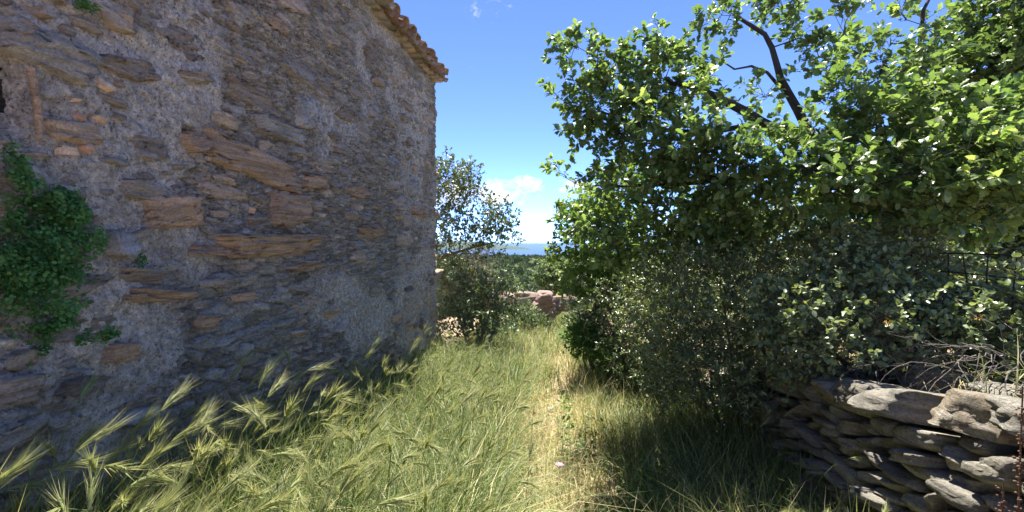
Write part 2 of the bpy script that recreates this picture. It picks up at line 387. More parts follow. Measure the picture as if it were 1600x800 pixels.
# ------------------------------------------------------------------ terrain
WX = -1.96                                   # outer face of the house
YC = 6.5                                     # far corner of the house
def wallx(y):
    y = np.asarray(y, float); return 1.38 - .2 * np.clip(y - 4.2, 0, 6) - .01 * np.clip(y - 4.2, 0, 1)
def path_z(y):
    return -.05 * np.clip(y, -3, 13)
def terr_z(y):
    return np.maximum(np.minimum(1.02 - .235 * (np.asarray(y, float) - 1.6), 1.04), path_z(y) + .42)
PROF = np.array(((-1e5, -300), (-3000, 40), (-300, 20), (-20, 0), (13, -.65), (17, -1.6), (30, -6), (70, -15), (140, -24), (230, -20), (350, -12.5), (430, -16), (900, -70), (3000, -330), (1e5, -380)))
def gz(x, y):
    x = np.asarray(x, float); y = np.asarray(y, float)
    z = np.where(y < 13, np.interp(np.minimum(y, 13), (-1e5, -3000, -300, -20, -3), (-300, 40, 20, 1.0, .15)) * (y < -3), 0)
    z = np.where((y >= -3) & (y <= 13), path_z(y), z)
    z = np.where(y > 13, np.interp(y, PROF[:, 0], PROF[:, 1]), z)
    z = z + .10 * sstep(-1.0, -1.9, x) * (y < 8)
    wx = wallx(y); tz = terr_z(y) + .03 * np.clip(x - wx, 0, 8)
    s = sstep(wx + .16, wx + .36, x) * sstep(12.5, 11, y)
    z = z * (1 - s) + tz * s
    d = np.hypot(x, y)
    z = z + .03 * fbm(x * .9, y * .9, 0, 3) * sstep(60, 20, d) + fbm(x / 60, y / 60, 0, 11) * 3.0 * sstep(40, 150, d) + fbm(x / 500, y / 500, 0, 12) * 25 * sstep(500, 1500, d) * sstep(3500, 1500, d)
    return z
def axis(fine_lo, fine_hi, step, marks):
    a = [np.arange(fine_lo, fine_hi + 1e-6, step)]
    lo, hi = fine_lo, fine_hi
    for ext, n in marks:
        a.append(hi + (ext - hi) * (np.linspace(0, 1, n + 1)[1:]) ** 1.5); hi = ext
        a.append(lo - (ext + lo) * (np.linspace(0, 1, n + 1)[1:]) ** 1.5); lo = -ext
    return np.unique(np.round(np.concatenate(a), 4))
gx = axis(-2.6, 3.4, .08, ((20, 18), (600, 50), (6000, 16), (36000, 5)))
gy = axis(0, 13.4, .09, ((30, 18), (600, 60), (6000, 16), (36000, 5)))
GX, GY = np.meshgrid(gx, gy)
GZ = gz(GX, GY)
def gridfaces(nu, nv):
    i = np.arange(nv - 1)[:, None] * nu + np.arange(nu - 1)[None]
    return np.stack((i, i + 1, i + 1 + nu, i + nu), -1).reshape(-1, 4)
ground = build('ground', np.stack((GX, GY, GZ), -1), gridfaces(len(gx), len(gy)), M_GROUND, smooth=True)
tag(ground, 'sloping earth ground under path and terrace falling away to the valley', kind='structure')
sea = build('sea', [(-38000, -38000, -300), (38000, -38000, -300), (38000, 38000, -300), (-38000, 38000, -300)], np.array([(0, 1, 2, 3)]), M_SEA)
tag(sea, 'blue sea out to the horizon', kind='structure')
# far headland across the bay
hx, hy = np.meshgrid(np.linspace(-1, 1, 60), np.linspace(-1, 1, 24))
for k, (px, py, dist, w, dp, hgt) in enumerate(((735, 380, 15000, 1900, 1500, 150), (640, 380, 24000, 4600, 2600, 230))):
    c = px_dir(px, 374); c = Vector((c.x, c.y, 0)).normalized() * dist
    prof = np.clip(1 - hx ** 2, 0, 1) * np.clip(1 - hy ** 2, 0, 1)
    z = -304 + hgt * prof ** .7 * (1 + .45 * fbm(hx * 3 + k * 9, hy * 2, 0, 5)) + 0
    sx = Vector((c.y, -c.x, 0)).normalized(); sy = c.normalized()
    V = np.stack((c.x + hx * w * sx.x + hy * dp * sy.x, c.y + hx * w * sx.y + hy * dp * sy.y, z), -1)
    o = build('headland', V, gridfaces(60, 24), M_GROUND, smooth=True)
    tag(o, ('hazy blue headland across the bay', 'faintest ridge of coast behind the headland')[k], kind='structure')

# ------------------------------------------------------------------ the stone house
house = thing('stone_house', 'weathered rubble stone house with barrel tiled eave beside the path', 'house', (WX, 2.0, 0))
def wall_yz(px, py):
    d = px_dir(px, py); s = WX / d.x
    return d.y * s, EYE + d.z * s
# occupancy packing of stones on the wall plane
U0, U1, V0, V1, CELL = .6, 6.5, -.3, 3.75, .01
occ = np.zeros((int((V1 - V0) / CELL), int((U1 - U0) / CELL)), bool)
holeY, holeZ = wall_yz(2, 140)
stones = []                                   # (u, v, a, b, tilt, power, protrusion, material)
UU, VV = np.meshgrid(U0 + (np.arange(occ.shape[1]) + .5) * CELL, V0 + (np.arange(occ.shape[0]) + .5) * CELL)
def stamp(u, v, a, b, tilt, test=True, grow=1.0):
    m = max(a, b) * 1.1 + .02
    i0, i1 = max(0, int((u - m - U0) / CELL)), min(occ.shape[1], int((u + m - U0) / CELL) + 1)
    j0, j1 = max(0, int((v - m - V0) / CELL)), min(occ.shape[0], int((v + m - V0) / CELL) + 1)
    if i1 <= i0 or j1 <= j0: return False
    x, y = UU[j0:j1, i0:i1] - u, VV[j0:j1, i0:i1] - v
    c, s = math.cos(tilt), math.sin(tilt)
    p, q = (x * c + y * s) / (a * grow), (-x * s + y * c) / (b * grow)
    e = np.abs(p) ** 2.6 + np.abs(q) ** 2.6 < 1
    n = e.sum()
    if n == 0: return False
    if test and (occ[j0:j1, i0:i1] & e).sum() > .04 * n: return False
    occ[j0:j1, i0:i1] |= e
    return True
MATS = {'o': M_OCHRE, 'n': M_BROWN, 's': M_BLUE, 'c': M_CHIP, 'g': M_STONE}
feat = ((75, 82, 150, 62, -.5, 's', .035), (430, 383, 160, 40, .0, 'o', .05), (456, 326, 66, 52, .0, 'n', .035), (400, 258, 150, 46, -.45, 'n', .03), (492, 284, 40, 22, -.1, 'o', .025),
        (478, 178, 36, 60, .1, 's', .025), (442, 206, 80, 26, -.35, 's', .025), (302, 222, 46, 38, .1, 'n', .035), (186, 384, 46, 52, .0, 'g', .05), (268, 330, 92, 54, .1, 'n', .03),
        (184, 550, 46, 34, .1, 'o', .04), (116, 580, 26, 13, 0, 's', .03), (318, 502, 36, 26, .1, 'n', .03), (374, 463, 38, 18, 0, 'n', .025), (216, 648, 56, 16, .5, 's', .05),
        (160, 134, 26, 18, -.5, 'c', .03), (115, 157, 18, 7, -.1, 'c', .015), (121, 182, 18, 13, -.6, 'c', .015), (151, 188, 20, 14, -.4, 'c', .012), (133, 231, 18, 16, .6, 'c', .02), (104, 236, 34, 18, -.1, 'c', .012),
        (391, 329, 12, 11, 0, 'c', .012), (20, 605, 80, 40, 0, 'g', .035), (215, 432, 70, 26, -.1, 'g', .03), (250, 462, 120, 22, -.05, 'n', .03), (300, 120, 60, 18, -.2, 'g', .025),
        (340, 440, 60, 24, 0, 'g', .03), (480, 416, 60, 18, 0, 'n', .03), (520, 212, 24, 14, 0, 'g', .02), (646, 296, 15, 34, 0, 's', .02), (610, 190, 16, 14, 0, 'g', .02),
        (560, 300, 40, 18, 0, 'n', .02), (585, 360, 40, 22, 0, 'n', .025), (572, 362, 18, 14, 0, 'o', .02), (655, 330, 26, 22, 0, 'n', .03), (20, 40, 50, 40, -.2, 'g', .03), (205, 370, 50, 20, .3, 'g', .03),
        (62, 20, 40, 22, -.2, 'g', .03), (515, 60, 26, 30, 0, 'g', .02), (220, 300, 70, 30, -.2, 'g', .03), (330, 390, 70, 18, -.05, 'n', .02))
occ |= (np.abs((UU - holeY) / .13) ** 3 + np.abs((VV - holeZ) / .17) ** 3 < 1)
for px, py, w, h, tl, mk, pr in feat:
    u, v = wall_yz(px, py); ul, _ = wall_yz(px - w / 2, py); ur, _ = wall_yz(px + w / 2, py)
    _, vt = wall_yz(px, py - h / 2); _, vb = wall_yz(px, py + h / 2)
    a, b_ = abs(ur - ul) / 2, abs(vt - vb) / 2
    if tl:
        p1, p2 = wall_yz(px - 20 * math.cos(tl), py + 20 * math.sin(tl)), wall_yz(px + 20 * math.cos(tl), py - 20 * math.sin(tl)); tl = math.atan2(p2[1] - p1[1], p2[0] - p1[0])
    stamp(u, v, a, b_, tl, test=False, grow=1.06); stones.append((u, v, a, b_, tl, 3.2 if mk in 'oc' or max(w, h) > 60 else 2.6, pr + (.014 if mk != 'c' else .006), MATS[mk]))
zgrid = fbm(UU[::4, ::4] * .9, VV[::4, ::4] * .9, 0, 21, 3)    # where stones show through the mortar
zone = lambda u, v: zgrid[min(zgrid.shape[0] - 1, max(0, int((v - V0) / CELL / 4))), min(zgrid.shape[1] - 1, max(0, int((u - U0) / CELL / 4)))]
small = []
for lo, hi, tries in ((.16, .26, 260), (.10, .17, 900), (.06, .11, 2600), (.03, .06, 7000)):
    for _ in range(tries):
        u = rng.uniform(.9, U1 - .02) if rng.random() < .6 else .8 + 2.4 * rng.random() ** 1.3
        v = rng.uniform(V0, V1 - .1)
        if zone(u, v) < (-.28 if hi > .1 else -.15) + .35 * (v > 2.9) - .2 * (u > 5.9): continue
        a = rng.uniform(lo, hi); b_ = a * rng.uniform(.28, .7) * (1.0 if a < .12 else .8)
        if u > 6.1: a *= .8
        tl = rng.normal(0, .09)
        if stamp(u, v, a, b_, tl, grow=1.10):
            (stones if hi > .06 else small).append((u, v, a, b_, tl, rng.uniform(2.1, 3.4), rng.uniform(.004, .03) * (1 if hi > .06 else .7), M_STONE))
NZ = fbm(*np.meshgrid(np.arange(512) * .11, np.arange(512) * .11), 0, 9, 4, .6)     # noise table for the stones
NL = vnoise(*np.meshgrid(np.arange(512) * .9, np.arange(8) * 7.3), 0, 10)
def nz(x, y): return NZ[(np.asarray(y) / .11).astype(int) % 512, (np.asarray(x) / .11).astype(int) % 512]
def stone_mesh(st, seed, n=9):
    u, v, a, b_, tl, pw, pr, mt = st
    r2 = np.random.default_rng(seed)
    g_ = np.sign(np.linspace(-1, 1, n)) * np.abs(np.linspace(-1, 1, n)) ** .8
    gx_, gy_ = np.meshgrid(g_, g_); rr_ = np.maximum(np.abs(gx_), np.abs(gy_)); th = np.arctan2(gy_, gx_)
    rad = np.full(th.shape, 1.35)
    m = int(r2.integers(5, 8)); off = r2.uniform(0, 6.28)
    if pw > 3.1: m, off = 4, r2.normal(0, .06)
    for k in range(m):                       # irregular polygon: a few half planes
        al = off + k * 2 * PI / m + r2.normal(0, .28 if pw < 3.1 else .10); dist = r2.uniform(.74, 1.0) if pw < 3.1 else r2.uniform(.9, 1.0)
        c_ = np.cos(th - al); rad = np.where(c_ > .05, np.minimum(rad, dist / np.maximum(c_, .05)), rad)
    ox, oy = r2.uniform(0, 50, 2)
    rad = rad * (1 + .10 * nz(np.cos(th) * 2 + ox, np.sin(th) * 2 + oy))
    X, Y = rad * rr_ * np.cos(th) * a, rad * rr_ * np.sin(th) * b_
    inner = rr_ < .999
    X, Y = X + inner * r2.normal(0, a * .035, X.shape), Y + inner * r2.normal(0, b_ * .035, X.shape)
    tx, ty, ph = r2.normal(0, .25), r2.normal(0, .4), r2.normal(0, .2)
    lay = np.floor((Y + ph * X) / .014 + 1.3 * nz(X * 5 + ox, Y * 5 + oy)).astype(int)
    H = pr * (1 + tx * X / a + ty * Y / b_) + .010 * nz(X * 14 + ox, Y * 30 + oy) + (.012 if a > .07 else .005) * NL[seed % 8, lay % 512]
    H = np.where(rr_ > .999, -.05, H - np.where(rr_ > .8, .15 * pr, 0))
    c, s = math.cos(tl), math.sin(tl)
    V = np.stack((H, X * c - Y * s, X * s + Y * c), -1).reshape(-1, 3)
    i0 = (np.arange(n - 1)[:, None] * n + np.arange(n - 1)[None]).ravel()
    F = np.concatenate((np.stack((i0, i0 + 1, i0 + n + 1), -1), np.stack((i0, i0 + n + 1, i0 + n), -1)))
    return V, F
fn = len(feat)
stones = stones[:fn] + sorted(stones[fn:], key=lambda s: -s[2] * s[3] / (s[0] ** 2 + 1))
single, rest = stones[:298], stones[298:] + small
for i, st in enumerate(single):
    V, F = stone_mesh(st, i + 1, 19 if st[2] > .12 else (13 if st[2] > .06 else 9))
    o = build('stone', V, F, st[7], house, smooth=False)
    o.location = (0, st[0] - 2.0, st[1])
ac = Acc()
for i, st in enumerate(rest):
    V, F = stone_mesh(st, 1000 + i, 6)
    ac.add(V + np.array((WX, st[0], st[1])), F, rng.random())
M_STONE_S = stonemat('small_house_stone', ((0, (0.294, 0.223, 0.176)), (.4, (0.463, 0.355, 0.265)), (.6, (0.429, 0.375, 0.329)), (.85, (0.605, 0.445, 0.325)), (.95, (0.662, 0.43, 0.286)), (1, (0.725, 0.671, 0.535))), rnd_attr='rnd')
tag(ac.build('small_stones', M_STONE_S, house), kind='stuff')
# mortar face as a relief
ys = np.concatenate((np.linspace(-2.5, .7, 24)[:-1], np.exp(np.linspace(math.log(.7), math.log(6.5), 520))))
zs = np.linspace(-.5, 3.86, 470)
Yg, Zg = np.meshgrid(ys, zs)
def voronoi(x, y, seed):
    """nearest cell: distance to the border, cell id noise, offset from the cell point"""
    fx, fy = np.floor(x), np.floor(y); d1 = np.full(x.shape, 9.); d2 = d1.copy(); cid = np.zeros(x.shape); ox = cid.copy(); oy = cid.copy()
    for di in (-1, 0, 1):
        for dj in (-1, 0, 1):
            ci, cj = (fx + di).astype(np.int64) & 0x7fffffff, (fy + dj).astype(np.int64) & 0x7fffffff; zz = np.zeros_like(ci)
            px_, py_ = fx + di + .05 + .9 * _hash(ci, cj, zz, seed), fy + dj + .05 + .9 * _hash(ci, cj, zz, seed + 1)
            d = np.hypot(x - px_, y - py_); nb = d < d1
            d2 = np.where(nb, d1, np.minimum(d2, d)); d1 = np.where(nb, d, d1)
            cid = np.where(nb, _hash(ci, cj, zz, seed + 2), cid); ox = np.where(nb, x - px_, ox); oy = np.where(nb, y - py_, oy)
    return d2 - d1, cid, ox, oy
rub = sstep(-.16, .06, fbm(Yg * 1.1, Zg * 1.3, 0, 31, 4) + .10 - .5 * sstep(4.6, 5.4, Yg) * sstep(2.1, 1.2, Zg) - .22 * sstep(2.9, 3.5, Zg))
wy, wz = Yg + .05 * fbm(Yg * 4, Zg * 4, 0, 33, 3), Zg + .035 * fbm(Yg * 4, Zg * 4, 0, 44, 3)
e1, c1, ox1, oy1 = voronoi(wy * 6.0, wz * 13, 60)
e2, c2, ox2, oy2 = voronoi(wy * 14, wz * 32, 64)
big = sstep(-.05, .05, fbm(Yg * 1.7 + 9, Zg * 1.7, 0, 45, 3))
ed = np.where(big > .5, e1 * 1.0, e2 * .9); cidw = np.where(big > .5, c1, c2)
face = sstep(.02, .20, ed)
tiltw = np.where(big > .5, (c1 * 7 % 1 - .5) * ox1 + (c1 * 13 % 1 - .5) * oy1, (c2 * 7 % 1 - .5) * ox2 + (c2 * 13 % 1 - .5) * oy2)
lay = face - .5
grain = fbm(Yg * 34, Zg * 44, 0, 36, 3, .65)
strat = np.floor(warp) if 0 else vnoise(Yg * 7, wz * 95, 0, 47)
h = .018 * fbm(Yg * 3, Zg * 3, 0, 34, 3) + (1 - .5 * rub) * (.026 * fbm(Yg * 9, Zg * 11, 0, 35, 4, .6) + .014 * grain) + rub * (.034 * face - .026 + .022 * (cidw - .5) + .022 * tiltw + .004 * strat + .005 * grain)
streak = sstep(4.4, 5.2, Yg) * sstep(2.0, 1.0, Zg)
h = h + streak * .010 * fbm(Yg * 30, Zg * 6, 0, 37, 3)
hole = np.exp(-(np.abs((Yg - holeY + .03) / .10) ** 6 + np.abs((Zg - holeZ) / .13) ** 6))
h = h - .12 * hole
crack = np.exp(-((Yg - 4.95 - .05 * fbm(Zg * 3, 0, 0, 38)) / .035) ** 2) * sstep(1.0, 1.3, Zg) * sstep(3.2, 2.8, Zg)
h = h - .03 * crack
putlog = np.zeros_like(h)
for px, py in ((300, 210), (130, 355), (560, 250)):
    u, v = wall_yz(px, py); putlog += np.exp(-((Yg - u) / .045) ** 4 - ((Zg - v) / .03) ** 4)
h = h - .08 * putlog
edge = sstep(6.40, 6.5, Yg)
h = h - edge * (.03 + .05 * fbm(Zg * 7, 0, 0, 39, 3))
V = np.stack((WX + h, Yg + edge * .03 * fbm(Zg * 9, 3, 0, 40, 3), Zg), -1)
V[:, -1, 0] -= .35
warm = np.clip(sstep(2.9, 3.6, Zg + .25 * fbm(Yg * 2, Zg * 2, 0, 41, 3)) * sstep(3.0, 4.2, Yg), 0, 1) * .75
nw = np.cross(np.array((0, 1, 0)), np.array((0, 0, 1)))
wf = gridfaces(len(ys), len(zs)); wf = wf[hole.ravel()[wf].min(1) < .6]
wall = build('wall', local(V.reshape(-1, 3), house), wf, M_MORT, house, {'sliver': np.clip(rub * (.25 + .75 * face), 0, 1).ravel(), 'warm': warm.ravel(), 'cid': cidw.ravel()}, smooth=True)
# the other three walls, set behind the relief
def boxmesh(lo, hi):
    x0, y0, z0 = lo; x1, y1, z1 = hi
    V = [(x0, y0, z0), (x1, y0, z0), (x1, y1, z0), (x0, y1, z0), (x0, y0, z1), (x1, y0, z1), (x1, y1, z1), (x0, y1, z1)]
    F = [(0, 3, 2, 1), (4, 5, 6, 7), (0, 1, 5, 4), (1, 2, 6, 5), (2, 3, 7, 6), (3, 0, 4, 7)]
    return np.array(V, float), np.array(F)
nV, nF = boxmesh((-.36, -.17, -.2), (-.03, .14, .2))
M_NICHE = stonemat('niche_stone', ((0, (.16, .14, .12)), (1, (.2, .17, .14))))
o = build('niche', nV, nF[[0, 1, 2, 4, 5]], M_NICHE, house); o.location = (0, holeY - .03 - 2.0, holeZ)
HB = (-7.4, -2.5)
for nm, lo, hi in (('wall', (HB[0], 6.1, -1), (WX - .06, 6.46, 3.8)), ('wall', (HB[0], -2.5, -1), (WX - .06, -2.14, 3.8)), ('wall', (HB[0], -2.14, -1), (HB[0] + .4, 6.1, 3.8))):
    V, F = boxmesh(lo, hi); build(nm, local(V, house), F, M_STONE, house)
V, F = boxmesh((WX - .45, -2.14, -1), (WX - .42, 6.1, 3.8)); build('inner_wall', local(V, house), F, M_STONE, house)
# gables
for y0, y1 in ((6.1, 6.46), (-2.5, -2.14)):
    xr = (HB[0] + WX) / 2
    V = np.array([(HB[0], y0, 3.8), (WX - .06, y0, 3.8), (xr, y0, 4.95), (HB[0], y1, 3.8), (WX - .06, y1, 3.8), (xr, y1, 4.95)])
    build('gable', local(V, house), np.array([(0, 1, 2), (5, 4, 3), (0, 3, 4), (0, 4, 1), (1, 4, 5), (1, 5, 2), (2, 5, 3), (2, 3, 0)]), M_STONE, house)
# roof: deck and barrel tiles
SL = R(23)
eX, eZ = WX + .10, 3.86
roof = build('roof', local(np.array([(eX - .04, -2.6, eZ), (eX - .04, 6.5, eZ), (-4.68, 6.5, eZ + math.tan(SL) * (eX + 4.68)), (-4.68, -2.6, eZ + math.tan(SL) * (eX + 4.68)),
                                     (eX - .04, -2.6, eZ + .03), (eX - .04, 6.5, eZ + .03), (-4.68, 6.5, eZ + .03 + math.tan(SL) * (eX + 4.68)), (-4.68, -2.6, eZ + .03 + math.tan(SL) * (eX + 4.68)),
                                     (HB[0] - .1, 6.5, eZ), (HB[0] - .1, -2.6, eZ), (HB[0] - .1, 6.5, eZ + .03), (HB[0] - .1, -2.6, eZ + .03)]), house),
             np.array([(0, 1, 2, 3), (4, 7, 6, 5), (0, 4, 5, 1), (3, 2, 8, 9), (7, 11, 10, 6)]), M_TILE, house)
def tile_mesh(seed):
    r2 = np.random.default_rng(seed); n = 7
    P = []
    for rr, zz in ((1, 0), (.80, 0)):
        for x, r in ((0, .088), (.23, .080), (.46, .072)):
            th = np.linspace(-.05, PI + .05, n)
            w = r * (1 + .04 * r2.normal(size=n)) * (1 if rr == 1 else .84)
            P.append(np.stack((np.full(n, -x + .012 * r2.normal()), np.cos(th) * w, np.sin(th) * w * .85), -1))
    V = np.concatenate(P); F = []
    q = lambda a, b_, c, d: F.extend([(a, b_, c), (a, c, d)])
    for i in range(2):
        for j in range(n - 1):
            a = i * n + j; q(a, a + 1, a + n + 1, a + n); a2 = a + 3 * n; q(a2, a2 + n, a2 + n + 1, a2 + 1)
    for j in range(n - 1):
        q(j, j + 3 * n, j + 1 + 3 * n, j + 1); a = 2 * n + j; q(a, a + 1, a + 1 + 3 * n, a + 3 * n)
    for i in range(2):
        for j in (0, n - 1):
            a = i * n + j; q(a, a + n, a + 4 * n, a + 3 * n)
    return V, np.array(F)
tiles = [build('tile', *tile_mesh(s), M_TILE, link=False) for s in range(6)]
tv = [tile_mesh(s) for s in range(6)]
ac = Acc()
rl = np.array(roof.matrix_world.translation)
for row in range(6):
    for j in range(42):
        y = -2.5 + .215 * j + rng.normal(0, .012)
        for cover in (0, 1):
            if row == 0 and y > 5.9 and rng.random() < .12: continue
            yy = y + (.107 if not cover else 0)
            if yy > 6.62: continue
            x = eX - row * .36 + rng.normal(0, .018) + (.07 if cover else .10)
            z = eZ + (.125 if cover else .115) + (eX - x) * math.tan(SL) + rng.normal(0, .006) - .03
            E = Matrix.Translation((x, yy, z)) @ Matrix.Rotation(rng.normal(0, .05), 4, 'Z') @ Matrix.Rotation(SL - .03, 4, 'Y') @ Matrix.Rotation((0 if cover else PI) + rng.normal(0, .06), 4, 'X')
            k = int(rng.integers(6))
            if row < 2 and y > 2.5:
                o = obj('tile', tiles[k], roof); o.matrix_world = Matrix.Translation(Vector(house.location)).inverted() @ E
            else:
                ac.add(tv[k][0] @ np.array(E.to_3x3()).T + np.array(E.translation), tv[k][1], rng.random())
V = np.concatenate(ac.V); o = build('far_tiles', local(V, house), np.concatenate(ac.F), M_TILE, roof); tag(o, kind='stuff')
# eave course: thin slabs under the tiles
for j in range(30):
    y = 2.3 + j * .145
    if y > 6.5: break
    V, F = boxmesh((-.25, -.07, -.02), (.085 + rng.uniform(-.03, .03), .062, .018)); V = V + rng.normal(0, .006, V.shape)
    o = build('eave_slab', V, F, M_STONE, house); o.location = (0, y - 2.0, 3.868 + rng.normal(0, .008))
# stub of wood at the wall hole
p = np.array((WX + .02, holeY + .085, holeZ - .02))
V, F = tube([(p[0], p[1] + .01, p[2] - .13), (p[0] + .01, p[1], p[2]), (p[0], p[1] - .01, p[2] + .12)], (.011, .014, .013), 7)
build('upright_stone', local(V, house), F, M_BROWN, house)

# ------------------------------------------------------------------ dry stone wall
def rock_mesh(seed, n=4, pw=4.0, amp=.16, layers=0):
    g_ = np.linspace(-1, 1, n + 1); V, F = [], []
    idx = {}
    def vid(p):
        k = tuple(np.round(p, 4))
        if k not in idx: idx[k] = len(V); V.append(p)
        return idx[k]
    for ax in range(3):
        for sg in (-1, 1):
            for i in range(n):
                for j in range(n):
                    q = []
                    for a, b_ in ((i, j), (i + 1, j), (i + 1, j + 1), (i, j + 1)):
                        p = np.zeros(3); p[ax] = sg; p[(ax + 1) % 3] = g_[a]; p[(ax + 2) % 3] = g_[b_]; q.append(vid(p))
                    if sg < 0: q = q[::-1]
                    F.append(q)
    V = np.array(V); V = V / ((np.abs(V) ** pw).sum(1) ** (1 / pw))[:, None]
    d = fbm(V[:, 0] * 1.2 + seed * 7.7, V[:, 1] * 1.2, V[:, 2] * 1.2, 50, 3)
    V = V * (1 + amp * d)[:, None]
    if layers:
        r2 = np.random.default_rng(seed * 13 + 5); C = r2.normal(0, .16, (2, 2, 2, 3)); w = (np.clip(V, -1, 1) + 1) / 2
        for a in (0, 1):
            for b_ in (0, 1):
                for c in (0, 1):
                    V = V + C[a, b_, c] * ((w[:, 0] if a else 1 - w[:, 0]) * (w[:, 1] if b_ else 1 - w[:, 1]) * (w[:, 2] if c else 1 - w[:, 2]))[:, None]
        for k in range(7):                   # chipped facets
            nn = nrm(r2.normal(size=3) * (1, 1, .8)); d_ = r2.uniform(.78, 1.05); o_ = V @ nn - d_; V = V - np.maximum(o_, 0)[:, None] * nn
        st = np.floor(V[:, 2] * layers + 1.1 * vnoise(V[:, 0] * 1.5 + seed, V[:, 1] * 1.5, 0, 51)); k_ = vnoise(st * 2.7 + seed, st * .3, seed * 1.9, 52); sidew = np.maximum(np.abs(V[:, 0]), np.abs(V[:, 1])) > .6
        V[:, :2] *= (1 + .07 * k_ * sidew)[:, None]
        V += .035 * np.stack([vnoise(V[:, 0] * 6 + seed, V[:, 1] * 6, V[:, 2] * 6, 55 + q) for q in range(3)], -1)
    return V * .5, np.array(F)
rocks = [build('stone', *rock_mesh(s + 1, 7, 9.0, .08, 2.4), M_DRY, link=False) for s in range(16)]
capr = [build('stone', *rock_mesh(s + 40, 11, 9.0, .08, 3.0), M_DRY, link=False) for s in range(10)]
dwall = thing('dry_stone_wall', 'low dry stone wall of tilted grey schist slabs beside the path', 'wall', (1.5, 3.0, 0))
def put_rock(me, c, size, rot, par):
    o = obj('stone', me, par); o.location = np.array(c) - np.array(par.location); o.scale = size; o.rotation_euler = rot
    return o
nst = 0
y = .9
courses = []
z_off = 0.0
for row in range(16):
    th = rng.uniform(.05, .10)
    z_off += th * .93
    y = .9 + rng.uniform(0, .2)
    while y < 5.6:
        ln = rng.uniform(.10, .32)
        yc = y + ln / 2
        zb = float(path_z(yc)) - .06 + z_off
        top = float(terr_z(yc))
        y += ln * .96
        if zb > top - .10: continue
        batter = .10 * (zb - float(path_z(yc)))
        dpt = rng.uniform(.2, .32)
        x = float(wallx(yc)) + batter + dpt / 2 + rng.normal(0, .025)
        tilt = rng.normal(.20 if yc < 4 else .1, .14)
        if rng.random() < .06: tilt += .5
        put_rock(rocks[int(rng.integers(16))], (x, yc, zb), (dpt, ln * 1.04, th * 1.12), (rng.normal(0, .06) - tilt, rng.normal(0.05, .12), rng.normal(0, .12)), dwall); nst += 1
# capping slabs
y = 1.0
while y < 4.6:
    ln = rng.uniform(.22, .42); yc = y + ln / 2; top = float(terr_z(yc))
    put_rock(capr[int(rng.integers(10))], (float(wallx(yc)) + .24 + rng.normal(0, .03), yc, top + .0), (rng.uniform(.34, .46), ln * 1.03, rng.uniform(.11, .17)), (rng.normal(-.16, .06), rng.normal(.08, .08), rng.normal(0, .15)), dwall); nst += 1
    if rng.random() < .85:
        put_rock(capr[int(rng.integers(10))], (float(wallx(yc)) + .62 + rng.normal(0, .05), yc + rng.normal(0, .1), top + .07), (rng.uniform(.3, .45), ln * .9, rng.uniform(.09, .14)), (rng.normal(-.15, .08), rng.normal(.1, .1), rng.normal(0, .3)), dwall); nst += 1
    y += ln * .95
V, F = [], []
yy = np.linspace(.8, 5.7, 40)
core = np.array([[(float(wallx(v)) + .13, v, float(path_z(v)) - .1), (float(wallx(v)) + .22, v, float(terr_z(v)) - .10), (float(wallx(v)) + .55, v, float(terr_z(v)) - .10)] for v in yy])
M_CORE = plain('wall_core_earth', (.09, .075, .055), 1.0)
build('core', local(core.reshape(-1, 3), dwall), gridfaces(3, 40), M_CORE, dwall)
# far continuation, mostly under the shrubs
dw2 = thing('tumbled_stone_wall', 'tumbled reddish stones half buried in scrub at far bend of path', 'wall', (.6, 8.0, -.4))
rr = [build('stone', *rock_mesh(s + 80, 6, 9.0, .08, 2.0), M_RUIN, link=False) for s in range(8)]
for i in range(90):
    yc = rng.uniform(5.6, 10.4); k = rng.random()
    put_rock(rr[i % 8], (float(wallx(yc)) + .06 + .1 * rng.random(), yc, float(path_z(yc)) + k * .5), (rng.uniform(.2, .3), rng.uniform(.2, .42), rng.uniform(.09, .17)), tuple(rng.normal(0, .15, 3)), dw2)
ruin = thing('ruined_wall_end', 'sunlit broken end of a reddish stone wall closing the path', 'wall', tuple(at(838, 492, 11.0)))
for i, (px, py, w, h_, dz) in enumerate(((825, 478, 50, 26, 0), (845, 484, 34, 22, -.25), (812, 468, 40, 16, .1), (838, 466, 44, 13, 0), (868, 470, 30, 16, .2), (880, 476, 26, 18, .1), (850, 470, 26, 18, -.3), (822, 461, 44, 9, .1),
                                         (800, 474, 30, 22, .2), (862, 484, 30, 20, .1), (885, 466, 30, 10, .3), (790, 465, 30, 14, .3), (775, 470, 34, 22, .4), (848, 496, 40, 20, -.1), (815, 496, 44, 22, 0), (850, 459, 26, 8, .2))):
    c = at(px, py, 11 + dz); put_rock(rr[i % 8], c, (w / FPX * 11 * 1.05, .4, h_ / FPX * 11 * 1.15), (rng.normal(0, .05), rng.normal(0, .05), rng.normal(0, .1) + YAW), ruin)

# ------------------------------------------------------------------ plants
OAK = strip((0, .10, .24, .34, .46, .57, .70, .82, .93, 1.0), (.012, .05, .21, .13, .30, .19, .34, .21, .17, .0), .25, .18)
OAKS = strip((0, .3, .55, .8, 1.0), (.02, .24, .22, .32, .02), .25, .2)
LANC = strip((0, .35, .7, 1.0), (.02, .17, .15, .0), .3, .12)
OVAL = strip((0, .4, .8, 1.0), (.03, .28, .24, .02), .25, .15)
BLADE3 = strip((0, .5, 1.0), (.05, .07, .0), .2, .3)

